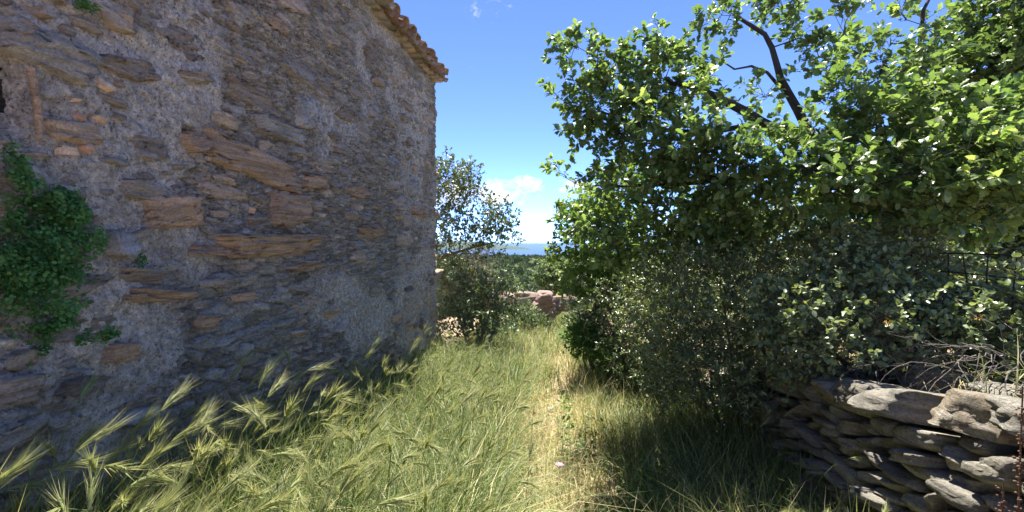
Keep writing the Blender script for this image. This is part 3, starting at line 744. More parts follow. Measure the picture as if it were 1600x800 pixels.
def pts_in_blobs(blobs, n, mind):
    """poisson-ish points spread through the crown's lobes"""
    w = np.array([r ** 2.2 for _, r in blobs]); w /= w.sum(); out = []
    for _ in range(n * 12):
        c, r = blobs[int(rng.choice(len(blobs), p=w))]
        d = nrm(rng.normal(size=3)) * r * rng.random() ** .42
        p = c + d * np.array((1, 1, .95))
        if out and np.min(np.sum((np.array(out) - p) ** 2, 1)) < mind ** 2: continue
        out.append(p)
        if len(out) >= n: break
    return np.array(out)
def spline(P, k=6):
    P = np.asarray(P, float)
    if len(P) < 3: return P
    Q = np.concatenate(([2 * P[0] - P[1]], P, [2 * P[-1] - P[-2]])); t_ = np.linspace(0, 1, k, endpoint=False)[:, None]; out = []
    for i in range(1, len(Q) - 2):
        a, b_, c, d = Q[i - 1:i + 3]; out.append(.5 * (2 * b_ + (c - a) * t_ + (2 * a - 5 * b_ + 4 * c - d) * t_ ** 2 + (3 * b_ - a - 3 * c + d) * t_ ** 3))
    return np.concatenate(out + [P[-1:]])
def resample(P, step):
    P = spline(P); L = np.concatenate(([0], np.cumsum(np.linalg.norm(np.diff(P, axis=0), axis=1))))
    n = max(2, int(L[-1] / step) + 1); s = np.linspace(0, L[-1], n)
    return np.stack([np.interp(s, L, P[:, i]) for i in range(3)], -1)
def skeleton(limbs, targets, wig=.06, step=.16):
    """limbs: list of (polyline, r0, r1); targets join the nearest node, nearest first"""
    pos, par, rad = [], [], []
    for k, (P, r0, r1) in enumerate(limbs):
        Q = resample(P, step); Q[1:-1] += rng.normal(0, wig * .12, (len(Q) - 2, 3))
        pr = -1
        if k: pr = int(np.argmin(np.sum((np.array(pos) - Q[0]) ** 2, 1)))
        for i, q in enumerate(Q):
            if k and i == 0 and np.sum((np.array(pos[pr]) - q) ** 2) < 1e-4: continue
            pos.append(q); par.append(pr); rad.append(r0 + (r1 - r0) * i / (len(Q) - 1)); pr = len(pos) - 1
    fixed = len(pos)
    todo = list(range(len(targets))); tips = {}
    A = np.array(pos); D = np.array([np.min(np.sum((A - t) ** 2, 1)) for t in targets]); W = np.array([np.argmin(np.sum((A - t) ** 2, 1)) for t in targets])
    done = np.zeros(len(targets), bool)
    for _ in range(len(targets)):
        i = int(np.argmin(np.where(done, 1e9, D))); done[i] = True
        a, b_ = np.array(pos[W[i]]), targets[i]
        n = max(1, int(np.linalg.norm(b_ - a) / step)); pr = int(W[i]); new = []
        for s in range(1, n + 1):
            t_ = s / n; q = a + (b_ - a) * t_ + (rng.normal(0, wig, 3) * np.linalg.norm(b_ - a) * .6 if s < n else 0) + np.array((0, 0, -.10 * np.linalg.norm(b_ - a) * math.sin(PI * t_)))
            pos.append(q); par.append(pr); rad.append(0); pr = len(pos) - 1; new.append(pr)
        tips[i] = pr
        for k in new:
            d2 = np.sum((targets - pos[k]) ** 2, 1) * 1.15; m = d2 < D; D[m] = d2[m]; W[m] = k
    return np.array(pos), np.array(par), np.array(rad), fixed, tips
def tubes_from(pos, par, rad, fixed, twig_r, r_exp=.42):
    n = len(pos); cnt = np.zeros(n)
    kids = [[] for _ in range(n)]
    for i in range(n):
        if par[i] >= 0: kids[par[i]].append(i)
    for i in range(n - 1, -1, -1):
        if not kids[i]: cnt[i] = 1
        if par[i] >= 0: cnt[par[i]] += cnt[i]
    r = twig_r * cnt ** r_exp
    r[:fixed] = np.maximum(rad[:fixed], 0)
    for i in range(n):
        if par[i] >= 0 and i >= fixed: r[i] = min(r[i], r[par[i]] * .92)
    ac = Acc(); start = [0] + [i for i in range(n) if par[i] < 0 and i]
    stack = [(s, None) for s in start]
    while stack:
        s, p = stack.pop(); chain = ([p] if p is not None else []) + [s]; c = s
        while kids[c]:
            ks = sorted(kids[c], key=lambda k: -r[k]); 
            for k in ks[1:]: stack.append((k, c))
            c = ks[0]; chain.append(c)
        if len(chain) < 2: continue
        rr_ = r[chain].copy()
        if p is not None: rr_[0] = min(rr_[0], rr_[1] * 1.3)
        V, F = tube(pos[chain], rr_, 8 if rr_.max() > .04 else (5 if rr_.max() > .012 else 4)); ac.add(V, F, .5)
    return ac
def plant(name, label, cat, base, limbs, blobs, ncl, mind, leaf, lsize, mat, bark, twigs=6, tlen=.22, per=9, twig_r=.0035, up=.35, spread=.9, singles=0, group=None, lr=(.0, 1.0), parts=('trunk', 'crown'), tufts=None, wig=.06, droop=0.0):
    root = thing(name, label, cat, tuple(base), group)
    tg = pts_in_blobs(blobs, ncl, mind)
    pos, par, rad, fixed, tips = skeleton(limbs, tg, wig)
    ac = tubes_from(pos, par, rad, fixed, twig_r)
    cen = np.mean(tg, 0)
    # twigs and their leaves
    LT, LD, LN, LR, TW = [], [], [], [], []
    for i, c in enumerate(tg):
        tip = tips[i]; g0 = nrm(pos[tip] - pos[par[tip]]) if par[tip] >= 0 else np.array((0, 0, 1.))
        tone = rng.random()
        for k in range(twigs):
            d = nrm(g0 * .7 + rng.normal(0, spread, 3) * .8 + nrm(c - cen) * .35 + np.array((0, 0, up)))
            L = tlen * rng.uniform(.55, 1.25)
            t_ = np.linspace(0, 1, 4)[:, None]
            P = c + rng.normal(0, .015, 3) + d * L * t_ + np.array((0, 0, -droop)) * L * t_ ** 2 + rng.normal(0, .012, (4, 3)) * (t_ > 0)
            TW.append(P)
            s = np.clip(np.sqrt(rng.uniform(.05, 1.0, per)), 0, 1); s[:3] = 1.0
            q = np.stack([np.interp(s, t_[:, 0], P[:, a]) for a in range(3)], -1)
            e = rng.normal(size=(per, 3)); e = nrm(e - (e @ d)[:, None] * d)
            dd = nrm(d * rng.uniform(.3, .9, (per, 1)) + e * .85 + np.array((0, 0, .1 - droop * .3)))
            nn = nrm(np.array((0, 0, 1.)) + rng.normal(0, .55, (per, 3)) + d * .3)
            LT.append(q); LD.append(dd); LN.append(nn); LR.append(np.clip(.55 * rng.random(per) + .45 * tone, 0, 1))
    ac.add(*twig_batch(TW, np.linspace(twig_r * .7, twig_r * .35, 4)))
    T, D, Nn, Lr = map(np.concatenate, (LT, LD, LN, LR))
    Lr = lr[0] + (lr[1] - lr[0]) * Lr
    sz = lsize * rng.uniform(.6, 1.15, len(T))
    Rm = frames(D, Nn) * sz[:, None, None]
    ac.build(parts[0], bark, root, smooth=True)
    vis = np.zeros(len(T), bool)
    if singles:
        dv = T - np.array((0, 0, EYE)); dist = np.linalg.norm(dv, axis=1)
        f = np.array(px_dir(CX, CY)); f /= np.linalg.norm(f); rt = np.array((math.cos(YAW), math.sin(YAW), 0)); upv = np.cross(rt, f)
        z_ = dv @ f; inside = (z_ > .3) & (np.abs(dv @ rt / z_) < 1.09) & (np.abs(dv @ upv / z_) < .54)
        big = np.where(inside, sz / dist, 0) * rng.uniform(.8, 1, len(T)); vis[np.argsort(-big)[:singles]] = True
    V, F = scatter(leaf[0], leaf[1], Rm[~vis], T[~vis])
    cr = build(parts[1], local(V, root), F, mat, root, {'rnd': np.repeat(Lr[~vis], len(leaf[0]))}, smooth=False)
    if singles:
        cr['kind'] = 'stuff'
        var = [build('leaf', leaf[0], leaf[1], mat, link=False, attrs={'rnd': np.full(len(leaf[0]), v)}) for v in np.linspace(.05, .95, 8)]
        bl = np.array(root.location)
        for i in np.where(vis)[0]:
            o = obj('leaf', var[min(7, int(Lr[i] * 8))], cr)
            m = Matrix([list(Rm[i][r]) + [float(T[i][r] - bl[r])] for r in range(3)] + [[0, 0, 0, 1]]); o.matrix_local = m
    return root
B = lambda *a: [(at(px, py, d), r / FPX * d) for px, py, d, r in a]

# the oak over the terrace
ob = at(1396, 470, 4.6); ob[2] = float(gz(ob[0], ob[1])) - .05
fork = at(1392, 330, 4.5)
limbs = [([ob, at(1400, 420, 4.55), fork], .17, .14),
         ([fork, at(1340, 262, 4.4), at(1270, 222, 4.2), at(1190, 190, 4.0), at(1120, 150, 4.0), at(1050, 130, 4.1)], .11, .02),
         ([at(1270, 222, 4.2), at(1225, 130, 4.2), at(1200, 60, 4.3), at(1150, 25, 4.4)], .045, .015),
         ([fork, at(1410, 250, 4.2), at(1400, 170, 3.8), at(1380, 100, 3.7)], .09, .02),
         ([at(1340, 262, 4.4), at(1230, 270, 4.0), at(1120, 280, 3.9), at(1020, 290, 4.1), at(930, 290, 4.4)], .055, .01),
         ([fork, at(1460, 290, 4.0), at(1540, 250, 3.7), at(1620, 220, 3.5)], .08, .02),
         ([at(1190, 190, 4.0), at(1120, 205, 4.0), at(1020, 200, 4.1), at(930, 170, 4.2)], .03, .008),
         ([at(1240, 160, 4.2), at(1190, 105, 4.3), at(1150, 110, 4.3), at(1120, 90, 4.3)], .02, .006),
         ([at(1410, 250, 4.2), at(1440, 120, 4.0), at(1440, 40, 4.1), at(1460, -30, 4.2)], .035, .01)]
blobs = B((890, 90, 4.3, 22), (868, 140, 4.3, 14), (935, 100, 4.2, 28), (965, 140, 4.2, 45), (930, 185, 4.2, 38), (1015, 110, 4.2, 40), (1060, 170, 4.0, 45), (1000, 205, 4.0, 55), (1085, 60, 4.3, 22), (1050, 90, 4.3, 20),
          (1150, 25, 4.4, 26), (1205, 15, 4.4, 30), (1250, 30, 4.3, 26), (1300, 10, 4.3, 20), (1325, 40, 4.2, 24), (1290, 85, 4.1, 30), (1255, 75, 4.2, 20), (1360, 85, 3.9, 24), (1120, 90, 4.3, 20), (1200, 150, 4.1, 22), (1230, 110, 4.2, 14), (1110, 130, 4.1, 30), (1080, 235, 3.8, 58), (1160, 235, 3.6, 48), (1150, 300, 3.7, 62), (1050, 310, 4.0, 58), (965, 285, 4.3, 38),
          (925, 340, 4.6, 36), (985, 375, 4.3, 45), (1240, 225, 3.5, 40), (1300, 150, 3.5, 40), (1335, 190, 3.4, 50), (1400, 150, 3.4, 40), (1265, 270, 3.3, 50), (1350, 275, 3.1, 60), (1440, 265, 3.0, 62), (1530, 285, 3.0, 66),
          (1480, 200, 3.2, 58), (1560, 190, 3.3, 60), (1330, 95, 3.6, 18), (885, 272, 4.6, 12), (868, 262, 4.6, 6), (1435, 20, 4.1, 18), (1452, 45, 4.1, 16), (1410, 5, 4.2, 18), (1430, 90, 3.9, 24), (1400, 110, 3.7, 24), (1610, 250, 3.0, 80), (1130, 345, 3.9, 48),
          (1220, 320, 3.6, 48), (1380, 215, 3.3, 40), (1400, 330, 3.4, 40), (1330, 330, 3.4, 40), (1480, 345, 3.3, 34), (1570, 350, 3.2, 36))
plant('oak_tree', 'large downy oak with lobed bright leaves overhanging the path', 'tree', ob, limbs, blobs, 430, .085, OAK, .074, M_OAK, M_BARK, twigs=5, tlen=.2, per=11, up=.3, singles=300)
# denser oak farther along the terrace
o2 = at(1560, 420, 6.4); o2[2] = float(gz(o2[0], o2[1])) - .05
f2_ = at(1556, 250, 6.4)
plant('dense_oak', 'dense dark green oak standing behind the big oak at frame edge', 'tree', o2, [([o2, at(1560, 330, 6.4), f2_], .14, .11), ([f2_, at(1520, 150, 6.2), at(1490, 80, 6.1)], .08, .02), ([f2_, at(1600, 150, 6.1), at(1620, 60, 6)], .08, .02), ([f2_, at(1640, 250, 6), at(1700, 220, 5.8)], .06, .02)],
      B((1500, 120, 6.2, 70), (1560, 80, 6, 85), (1620, 40, 6, 95), (1580, 160, 5.8, 90), (1480, 180, 6.3, 70), (1520, 230, 6.2, 80), (1600, 240, 6, 90), (1700, 120, 6, 110), (1570, 15, 6.3, 60), (1545, 60, 6.2, 55), (1480, 130, 6.2, 50), (1620, -20, 6.2, 80), (1480, 330, 6.2, 55), (1560, 335, 6.0, 65), (1620, 330, 6.0, 70), (1520, 380, 6.0, 50), (1600, 395, 6.0, 55)),
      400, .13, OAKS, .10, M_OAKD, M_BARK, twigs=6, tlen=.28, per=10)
# trees closing the view under the oak
for k, (px, d, lab, bl) in enumerate(((1290, 8.5, 'shaded oak trunk and crown deep behind the dark shrubs', ((1230, 330, 8.2, 70), (1300, 310, 8.5, 80), (1290, 390, 8.4, 90), (1200, 390, 8.2, 80), (1360, 370, 8.5, 80), (1130, 370, 8.2, 70))),
                                      (1500, 8.0, 'shaded oak filling the gap behind the wire fence', ((1440, 340, 8, 80), (1500, 370, 8, 90), (1560, 330, 8, 90), (1460, 420, 7.6, 80), (1560, 420, 7.6, 90), (1640, 380, 7.8, 90))))):
    bb = at(px, 470, d); bb[2] = float(gz(bb[0], bb[1])) - .05; tp = at(px, 360, d)
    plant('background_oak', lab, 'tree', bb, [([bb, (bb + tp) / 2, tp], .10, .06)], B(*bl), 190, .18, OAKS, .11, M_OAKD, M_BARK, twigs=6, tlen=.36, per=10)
# bright green sapling at the bend
sb = at(925, 500, 6.6); sb[2] = float(gz(sb[0], sb[1])) - .03
plant('oak_sapling', 'bright green young oak rising from scrub where the path narrows', 'tree', sb, [([sb, at(930, 430, 6.6), at(925, 340, 6.6)], .035, .015)], B((915, 330, 6.6, 42), (900, 385, 6.5, 34), (945, 390, 6.3, 48), (925, 430, 6.2, 40), (960, 330, 6.6, 48), (990, 420, 6, 45), (890, 345, 6.6, 22), (975, 280, 6.6, 40)),
      150, .11, OAKS, .07, M_BRIGHT, M_BARK, twigs=6, tlen=.18, per=10)
# dark evergreen shrubs along the wall
def shrub(name, label, px, py, d, blobs, ncl, mind, leaf, ls, mat, bark=M_TWIG, **kw):
    b0 = at(px, py, d); b0[2] = float(gz(b0[0], b0[1])) - .03
    lm = []
    bl = B(*blobs)
    for k, (c, r) in enumerate(bl[:7]):
        s = b0 + np.array((rng.normal(0, .08), rng.normal(0, .08), 0)); lm.append(([s, (s + c) / 2 + rng.normal(0, .06, 3), c], .022, .008))
    return plant(name, label, 'shrub', b0, lm, bl, ncl, mind, leaf, ls, mat, bark, parts=('stems', 'foliage'), **kw)
shrub('mastic_shrub', 'big dark evergreen shrub spilling over the wall onto the path', 1170, 600, 4.0,
      ((1130, 470, 3.9, 95), (1060, 440, 4.2, 75), (1080, 535, 4.0, 75), (1185, 410, 4.0, 85), (1195, 520, 3.6, 80), (1110, 580, 3.8, 52), (1245, 450, 3.7, 85), (1030, 500, 4.4, 60), (1170, 585, 3.5, 50), (1040, 560, 4.3, 45), (1090, 400, 4.2, 60), (1060, 600, 4.0, 36), (1140, 370, 4.0, 50), (1210, 350, 4.1, 55), (1060, 370, 4.4, 40), (1290, 385, 3.8, 60), (1110, 330, 4.2, 35), (1160, 585, 4.0, 45), (1110, 600, 4.2, 40), (1185, 560, 4.2, 50), (1230, 545, 3.6, 40)),
      600, .09, LANC, .042, M_SHRUB, twigs=6, tlen=.17, per=12, up=.15, twig_r=.0025)
shrub('mastic_shrub', 'dark rounded shrub at the path bend below the oak sapling', 985, 520, 5.6, ((985, 470, 5.6, 55), (945, 490, 5.9, 42), (1010, 510, 5.2, 48), (960, 525, 5.6, 32), (1020, 450, 5.4, 50), (925, 470, 6.4, 36), (940, 545, 5.8, 26), (985, 560, 5.2, 34), (1010, 580, 4.9, 28), (915, 510, 6.6, 26)),
      240, .09, LANC, .042, M_SHRUB, twigs=6, tlen=.16, per=11, up=.15, twig_r=.0025)
shrub('pale_leaf_shrub', 'grey green shrub with oval leaves growing over the wall cap', 1400, 560, 2.9,
      ((1300, 505, 2.8, 62), (1370, 520, 2.7, 55), (1430, 490, 2.7, 65), (1340, 450, 3.1, 70), (1260, 545, 2.9, 45), (1420, 430, 3.2, 62), (1230, 500, 3.1, 55), (1390, 395, 3.2, 40), (1310, 400, 3.3, 40)),
      250, .085, OVAL, .04, M_PALE, twigs=5, tlen=.15, per=10, up=.3, twig_r=.0025, singles=220)
shrub('pale_leaf_shrub', 'loose grey green shrub in front of the wire fence', 1550, 570, 2.6,
      ((1510, 520, 2.6, 50), (1570, 530, 2.4, 48), (1590, 500, 2.6, 45), (1490, 490, 2.8, 40), (1620, 510, 2.4, 60), (1545, 495, 2.8, 34), (1480, 530, 2.7, 36)),
      190, .085, OVAL, .042, M_PALE, twigs=5, tlen=.15, per=9, up=.3, twig_r=.0025, singles=220)
shrub('dim_shrub', 'shaded bush between oak trunk and wire fence', 1450, 520, 5.2, ((1300, 440, 5.2, 70), (1380, 480, 5.2, 70), (1460, 460, 5.2, 70), (1540, 470, 5.2, 80), (1610, 460, 5.0, 80)), 150, .14, OVAL, .05, M_SHRUB, twigs=6, tlen=.24, per=10)
shrub('dim_shrub', 'shaded undergrowth behind the big dark shrub under the oak', 1150, 520, 6.2, ((1020, 450, 6.6, 60), (1090, 470, 6.2, 60), (1160, 480, 6.0, 60), (1230, 470, 6.0, 70), (1290, 490, 5.6, 60), (1000, 500, 6.2, 45), (1060, 520, 5.6, 45)), 210, .14, OVAL, .055, M_SHRUB, twigs=6, tlen=.24, per=10)
# left of the path beyond the house corner
lb = at(690, 500, 8.4); lb[2] = float(gz(lb[0], lb[1])) - .03
plant('small_holm_oak', 'small dark leaved tree leaning out from behind the house corner', 'tree', lb, [([lb, at(670, 440, 8.4), at(690, 405, 8.2), at(735, 388, 8.0), at(775, 378, 7.9)], .06, .012), ([at(670, 440, 8.4), at(680, 350, 8.3), at(715, 300, 8.2)], .04, .012)],
      B((715, 290, 8.2, 36), (700, 340, 8.2, 36), (735, 320, 8.1, 30), (765, 350, 8.0, 34), (790, 360, 7.9, 22), (745, 365, 8.0, 30), (700, 385, 8.1, 34), (725, 275, 8.2, 22), (780, 335, 8.0, 20), (690, 280, 8.3, 40), (765, 385, 7.9, 16)),
      210, .10, OVAL, .055, M_HOLM, M_LICHB, twigs=5, tlen=.2, per=9, twig_r=.003)
shrub('dry_shrub', 'leafless pinkish grey dry bush beyond the small tree', 738, 470, 9.6, ((738, 415, 9.6, 34), (725, 440, 9.6, 34), (755, 430, 9.6, 28), (740, 395, 9.6, 18)), 120, .09, BLADE3, .05, M_DRYSH, twigs=7, tlen=.22, per=6, twig_r=.003)
shrub('broad_leaf_bush', 'leafy olive green bush at foot of the house corner', 745, 530, 7.4, ((720, 470, 7.5, 38), (765, 465, 7.6, 40), (745, 505, 7.2, 36), (785, 490, 7.8, 26), (700, 510, 7.2, 34), (780, 450, 7.8, 22), (700, 440, 7.6, 34)),
      190, .10, OVAL, .055, M_HOLM, twigs=5, tlen=.2, per=8, lr=(.2, 1.0))
shrub('broad_leaf_bush', 'yellow flecked broom bush beside the house corner', 735, 510, 8.0, ((735, 450, 8.0, 24), (715, 430, 8.0, 22), (750, 475, 7.9, 20)), 50, .1, LANC, .05, leafmat('broom_leaf', ((0, (.09, .12, .02)), (.7, (.2, .22, .03)), (1, (.5, .42, .03)))), twigs=5, tlen=.18, per=8)
shrub('grey_herb_bush', 'low grey green undergrowth in front of the ruined wall', 805, 520, 9.2, ((790, 505, 9.3, 26), (815, 498, 9.6, 22), (770, 525, 8.6, 28), (840, 500, 10, 14)), 120, .09, OVAL, .05, M_GREYG, twigs=6, tlen=.18, per=8)
shrub('herb_bush', 'fresh green leafy herb clump at the foot of the oak sapling', 925, 545, 6.0, ((915, 535, 6.0, 20), (940, 545, 5.8, 22), (925, 510, 6.2, 18), (955, 560, 5.5, 18), (900, 520, 6.4, 16)), 120, .07, OVAL, .045, M_HERB, twigs=5, tlen=.13, per=8, twig_r=.002)
# shrubs past the ruined wall
shrub('round_shrub', 'round pale green shrub standing past the ruined wall', 868, 500, 15, ((868, 435, 15, 26), (885, 440, 14.5, 24), (860, 448, 15, 18), (895, 425, 15, 22)), 170, .15, OVAL, .1, M_GREYG, twigs=6, tlen=.3, per=9)
shrub('round_shrub', 'grey green bush on the slope left of the sea view', 775, 500, 16, ((770, 450, 16, 30), (745, 445, 16, 30), (720, 440, 16, 36), (795, 455, 17, 18)), 160, .17, OVAL, .11, M_GREYG, twigs=6, tlen=.3, per=8)

# twigs hanging over the wall cap
bt = thing('bare_branch', 'tangle of bare grey twigs trailing over the wall cap', 'branch', tuple(at(1420, 560, 2.5)))
for i in range(120):
    px = rng.uniform(1220, 1610); py = rng.uniform(535, 600) + (px - 1240) * .03; d = 2.95 - (px - 1240) / 360 * 1.05
    p = at(px, py, d + rng.uniform(0, .2)); q = [p]
    v = nrm(np.array((-.7 + rng.normal(0, .6), -.5 + rng.normal(0, .6), .2 + rng.normal(0, .35))))
    for s in range(7):
        v = nrm(v + rng.normal(0, .28, 3) + np.array((0, 0, -.16))); p = p + v * rng.uniform(.04, .075); q.append(p)
    V, F = tube(q, np.linspace(rng.uniform(.0015, .0042), .0009, 8), 4); build('twig', local(V, bt), F, M_TWIG, bt, smooth=True)

# ------------------------------------------------------------------ wire fence
fen = thing('wire_fence', 'rusty wire mesh fence behind the shrubs on the terrace', 'fence', (2.35, 3.0, .6))
M_WIRE = plain('rusty_wire', (.05, .035, .028), .7, .3)
for z in (.92, 1.1, 1.28, 1.40, 1.52):
    yy = np.linspace(1.0, 6.5, 40); P = np.stack((2.35 + .02 * np.sin(yy * 3 + z * 9), yy, z + .015 * np.sin(yy * 2.2 + z * 5)), -1)
    V, F = tube(P, .004, 4); build('wire', local(V, fen), F, M_WIRE, fen)
for k, y in enumerate(np.arange(1.1, 6.4, .155)):
    zz = np.linspace(.5, 1.53, 6); P = np.stack((2.352 + .01 * rng.normal(size=6), y + .008 * rng.normal(size=6), zz), -1)
    V, F = tube(P, .005, 4); build('upright_wire', local(V, fen), F, M_WIRE, fen)
for y in (1.0, 3.75, 6.5):
    V, F = tube([(2.40, y, .3), (2.40, y + .01, 1.0), (2.41, y, 1.62)], (.03, .028, .026), 7); build('post', local(V, fen), F, M_BARK, fen)

# ------------------------------------------------------------------ creeper on the house
def creeper(name, label, lobes, n, ls):
    c0 = wall_yz(lobes[0][0], lobes[0][1]); root = thing(name, label, 'creeper', (WX + .02, c0[0], c0[1]))
    T = []
    for px, py, rx, ry, th, w in lobes:
        u, v = wall_yz(px, py); ul, _ = wall_yz(px - rx, py); ur, _ = wall_yz(px + rx, py); _, vt = wall_yz(px, py - ry); _, vb = wall_yz(px, py + ry)
        a, b_ = abs(ur - ul) / 2, abs(vt - vb) / 2; m = int(n * w)
        d = nrm(rng.normal(size=(m, 3))) * (rng.random((m, 1)) ** .3); T.append(np.stack((WX + .02 + np.abs(d[:, 0]) * th, u + d[:, 1] * a, v + d[:, 2] * b_), -1))
    T = np.concatenate(T); k = len(T)
    T[:, 0] += .03 * fbm(T[:, 1] * 9, T[:, 2] * 9, 0, 71, 3)
    keep = fbm(T[:, 1] * 8, T[:, 2] * 8, T[:, 0] * 8, 72, 3) > -.06 + .25 * rng.normal(size=k) * .4; T = T[keep]; k = len(T)
    D = nrm(np.array((.5, 0, -.35)) + rng.normal(0, .7, (k, 3))); Nn = nrm(np.array((.8, 0, .8)) + rng.normal(0, .4, (k, 3)))
    Rm = frames(D, Nn) * (ls * rng.uniform(.6, 1.2, k))[:, None, None]
    V, F = scatter(OVALR[0], OVALR[1], Rm, T)
    tone = np.clip(.5 + .5 * fbm(T[:, 1] * 14, T[:, 2] * 14, 0, 73) + rng.normal(0, .18, k), 0, 1)
    build('foliage', local(V, root), F, M_CREEP, root, {'rnd': np.repeat(tone, len(OVALR[0]))})
    ac = Acc()
    for i in range(k // 900):
        p = T[int(rng.integers(k))]; q = [np.array((WX + .03, p[1], p[2] + .08))]
        for s in range(5): q.append(q[-1] + np.array((rng.uniform(.0, .02), rng.normal(0, .03), -.03 + rng.normal(0, .02))))
        V, F = tube(q, .0016, 3); ac.add(V, F)
    if ac.V: ac.build('stems', M_TWIG, root)
OVALR = strip((0, .25, .5, .75, 1.0), (.05, .45, .3, .42, .05), .2, .2)
creeper('wall_creeper', 'thick bright green creeper hanging on the house wall', ((45, 400, 75, 75, .17, .4), (60, 330, 65, 45, .13, .2), (40, 470, 65, 60, .15, .25), (125, 380, 35, 35, .08, .08), (20, 300, 30, 40, .1, .05), (30, 535, 34, 35, .1, .05), (95, 455, 30, 40, .09, .07), (50, 400, 110, 150, .05, .12), (15, 270, 30, 50, .05, .04)), 16500, .0135)
creeper('wall_creeper', 'small green tuft on the house wall below the creeper', ((142, 524, 34, 14, .07, 1),), 700, .013)
creeper('wall_creeper', 'mossy tuft high on the house wall', ((115, 6, 26, 13, .06, 1),), 450, .012)
creeper('wall_creeper', 'tiny sprig beside the pale round stone on the wall', ((211, 405, 8, 12, .04, 1),), 110, .011)

# ------------------------------------------------------------------ grass
def path_c(y): return -.05 * y
def blades(n, ymin, ymax, xfun, lfun, dryfun, wbase, bend, yexp=1.0):
    y = ymin * (ymax / ymin) ** rng.random(n) if yexp == 1 else rng.uniform(ymin, ymax, n)
    x = xfun(y, n)
    bare = np.exp(-((x - path_c(y) - .12) / .48) ** 2) * sstep(-.12, .12, fbm(x * 1.5, y * .8, 0, 87, 3) + .05) * (y > 2.2)
    ok = rng.random(n) > .7 * bare; x, y = x[ok], y[ok]; n = len(x); z = gz(x, y)
    L = lfun(x, y, n); yaw = rng.uniform(0, 2 * PI, n); bd = bend * rng.uniform(.3, 1.5, n); w = wbase * rng.uniform(.6, 1.4, n) * (1 + .08 * y)
    dx, dy = np.cos(yaw), np.sin(yaw)
    lean = rng.normal(0, .14, (n, 2))
    V = np.zeros((n, 7, 3)); Rn = np.zeros((n, 7))
    for k, t_ in enumerate((0, .38, .72, 1.0)):
        ang = bd * t_ ** 1.3
        hx_, hz_ = L * t_ * np.sin(ang), L * t_ * np.cos(ang)
        px_ = x + dx * hx_ + lean[:, 0] * L * t_; py_ = y + dy * hx_ + lean[:, 1] * L * t_; pz_ = z + hz_ - .01
        if k == 3: V[:, 6] = np.stack((px_, py_, pz_), -1)
        else:
            ww = w * (1, .85, .55)[k] / 2
            V[:, k * 2] = np.stack((px_ - dy * ww, py_ + dx * ww, pz_), -1); V[:, k * 2 + 1] = np.stack((px_ + dy * ww, py_ - dx * ww, pz_), -1)
    tf = np.array(((0, 1, 3), (0, 3, 2), (2, 3, 5), (2, 5, 4), (4, 5, 6)))
    F = (tf[None] + (np.arange(n) * 7)[:, None, None]).reshape(-1, 3)
    dr = np.clip(dryfun(x, y, n), 0, 1)
    return V.reshape(-1, 3), F, np.repeat(dr, 7)
def xr_(a, b_):
    def f(y, n):
        lo = np.maximum(WX + .04, a(y)); hi = np.minimum(wallx(y) + .1, b_(y)); return lo + (hi - lo) * rng.random(n)
    return f
def dryness(x, y, n):
    pc = path_c(y); c = np.exp(-((x - pc - .1) / .72) ** 2)
    return .22 + .58 * c * (.65 + .6 * fbm(x * 1.6, y * .9, 0, 81, 3)) + .22 * fbm(x * 2.4, y * 2.4, 0, 82, 3) + rng.normal(0, .27, n) + .18 * sstep(3.2, 2.2, y) * (x < -.2)
def plen(x, y, n):
    pc = path_c(y); e = np.clip(np.abs(x - pc - .1) / 1.1, 0, 1)
    bare = sstep(-.2, .25, fbm(x * 1.2, y * .8, 0, 83, 3))
    return (.09 + .30 * e ** 1.2 + .08 * bare) * rng.uniform(.5, 1.5, n)
gr = Acc()
V, F, a = blades(60000, 1.0, 13.0, xr_(lambda y: -1.9 + 0 * y + .15 * np.clip(y - 6.5, 0, 4), lambda y: 1.5 + 0 * y), plen, dryness, .0042, .7); gr.add(V, F, a)
V, F, a = blades(34000, .6, 6.8, xr_(lambda y: -1.95 + 0 * y, lambda y: -.30 - .05 * y), lambda x, y, n: rng.uniform(.3, .9, n) * (1 + .15 * (y < 2)) * (1 - .07 * np.clip(y - 2, 0, 5)), lambda x, y, n: .27 + .2 * fbm(x * 2, y * 2, 0, 84) + rng.normal(0, .24, n), .0050, .8); gr.add(V, F, a)
V, F, a = blades(9000, 1.0, 9, xr_(lambda y: -.9 + 0 * y, lambda y: .7 - .05 * y), lambda x, y, n: rng.uniform(.08, .3, n), lambda x, y, n: rng.uniform(.55, 1.0, n), .004, 1.9); gr.add(V, F, a)
V, F, a = blades(14000, 1.2, 8, xr_(lambda y: .55 - .1 * y * .6, lambda y: 1.4 + 0 * y), lambda x, y, n: rng.uniform(.12, .45, n), lambda x, y, n: .12 + rng.normal(0, .15, n), .0045, .9); gr.add(V, F, a)
V, F, a = blades(9000, 5.5, 12.8, xr_(lambda y: -1.9 + .12 * (y - 6), lambda y: .9 + 0 * y), lambda x, y, n: rng.uniform(.2, .5, n), lambda x, y, n: .3 + rng.normal(0, .22, n), .006, .7, 2); gr.add(V, F, a)
V, F, a = blades(5000, 1.3, 12, lambda y, n: wallx(y) + rng.uniform(.35, 4, n), lambda x, y, n: rng.uniform(.1, .35, n), lambda x, y, n: .45 + rng.normal(0, .25, n), .005, .9); gr.add(V, F, a)
V, F, a = blades(9000, 1.2, 11, xr_(lambda y: -1.9 + 0 * y, lambda y: 1.2 - .05 * y), lambda x, y, n: rng.uniform(.2, .55, n), lambda x, y, n: rng.uniform(.5, .95, n), .0024, .6); gr.add(V, F, a)
tag(gr.build('grass', M_GRASS), 'tall green and straw coloured grass covering the path', 'grass', kind='stuff')
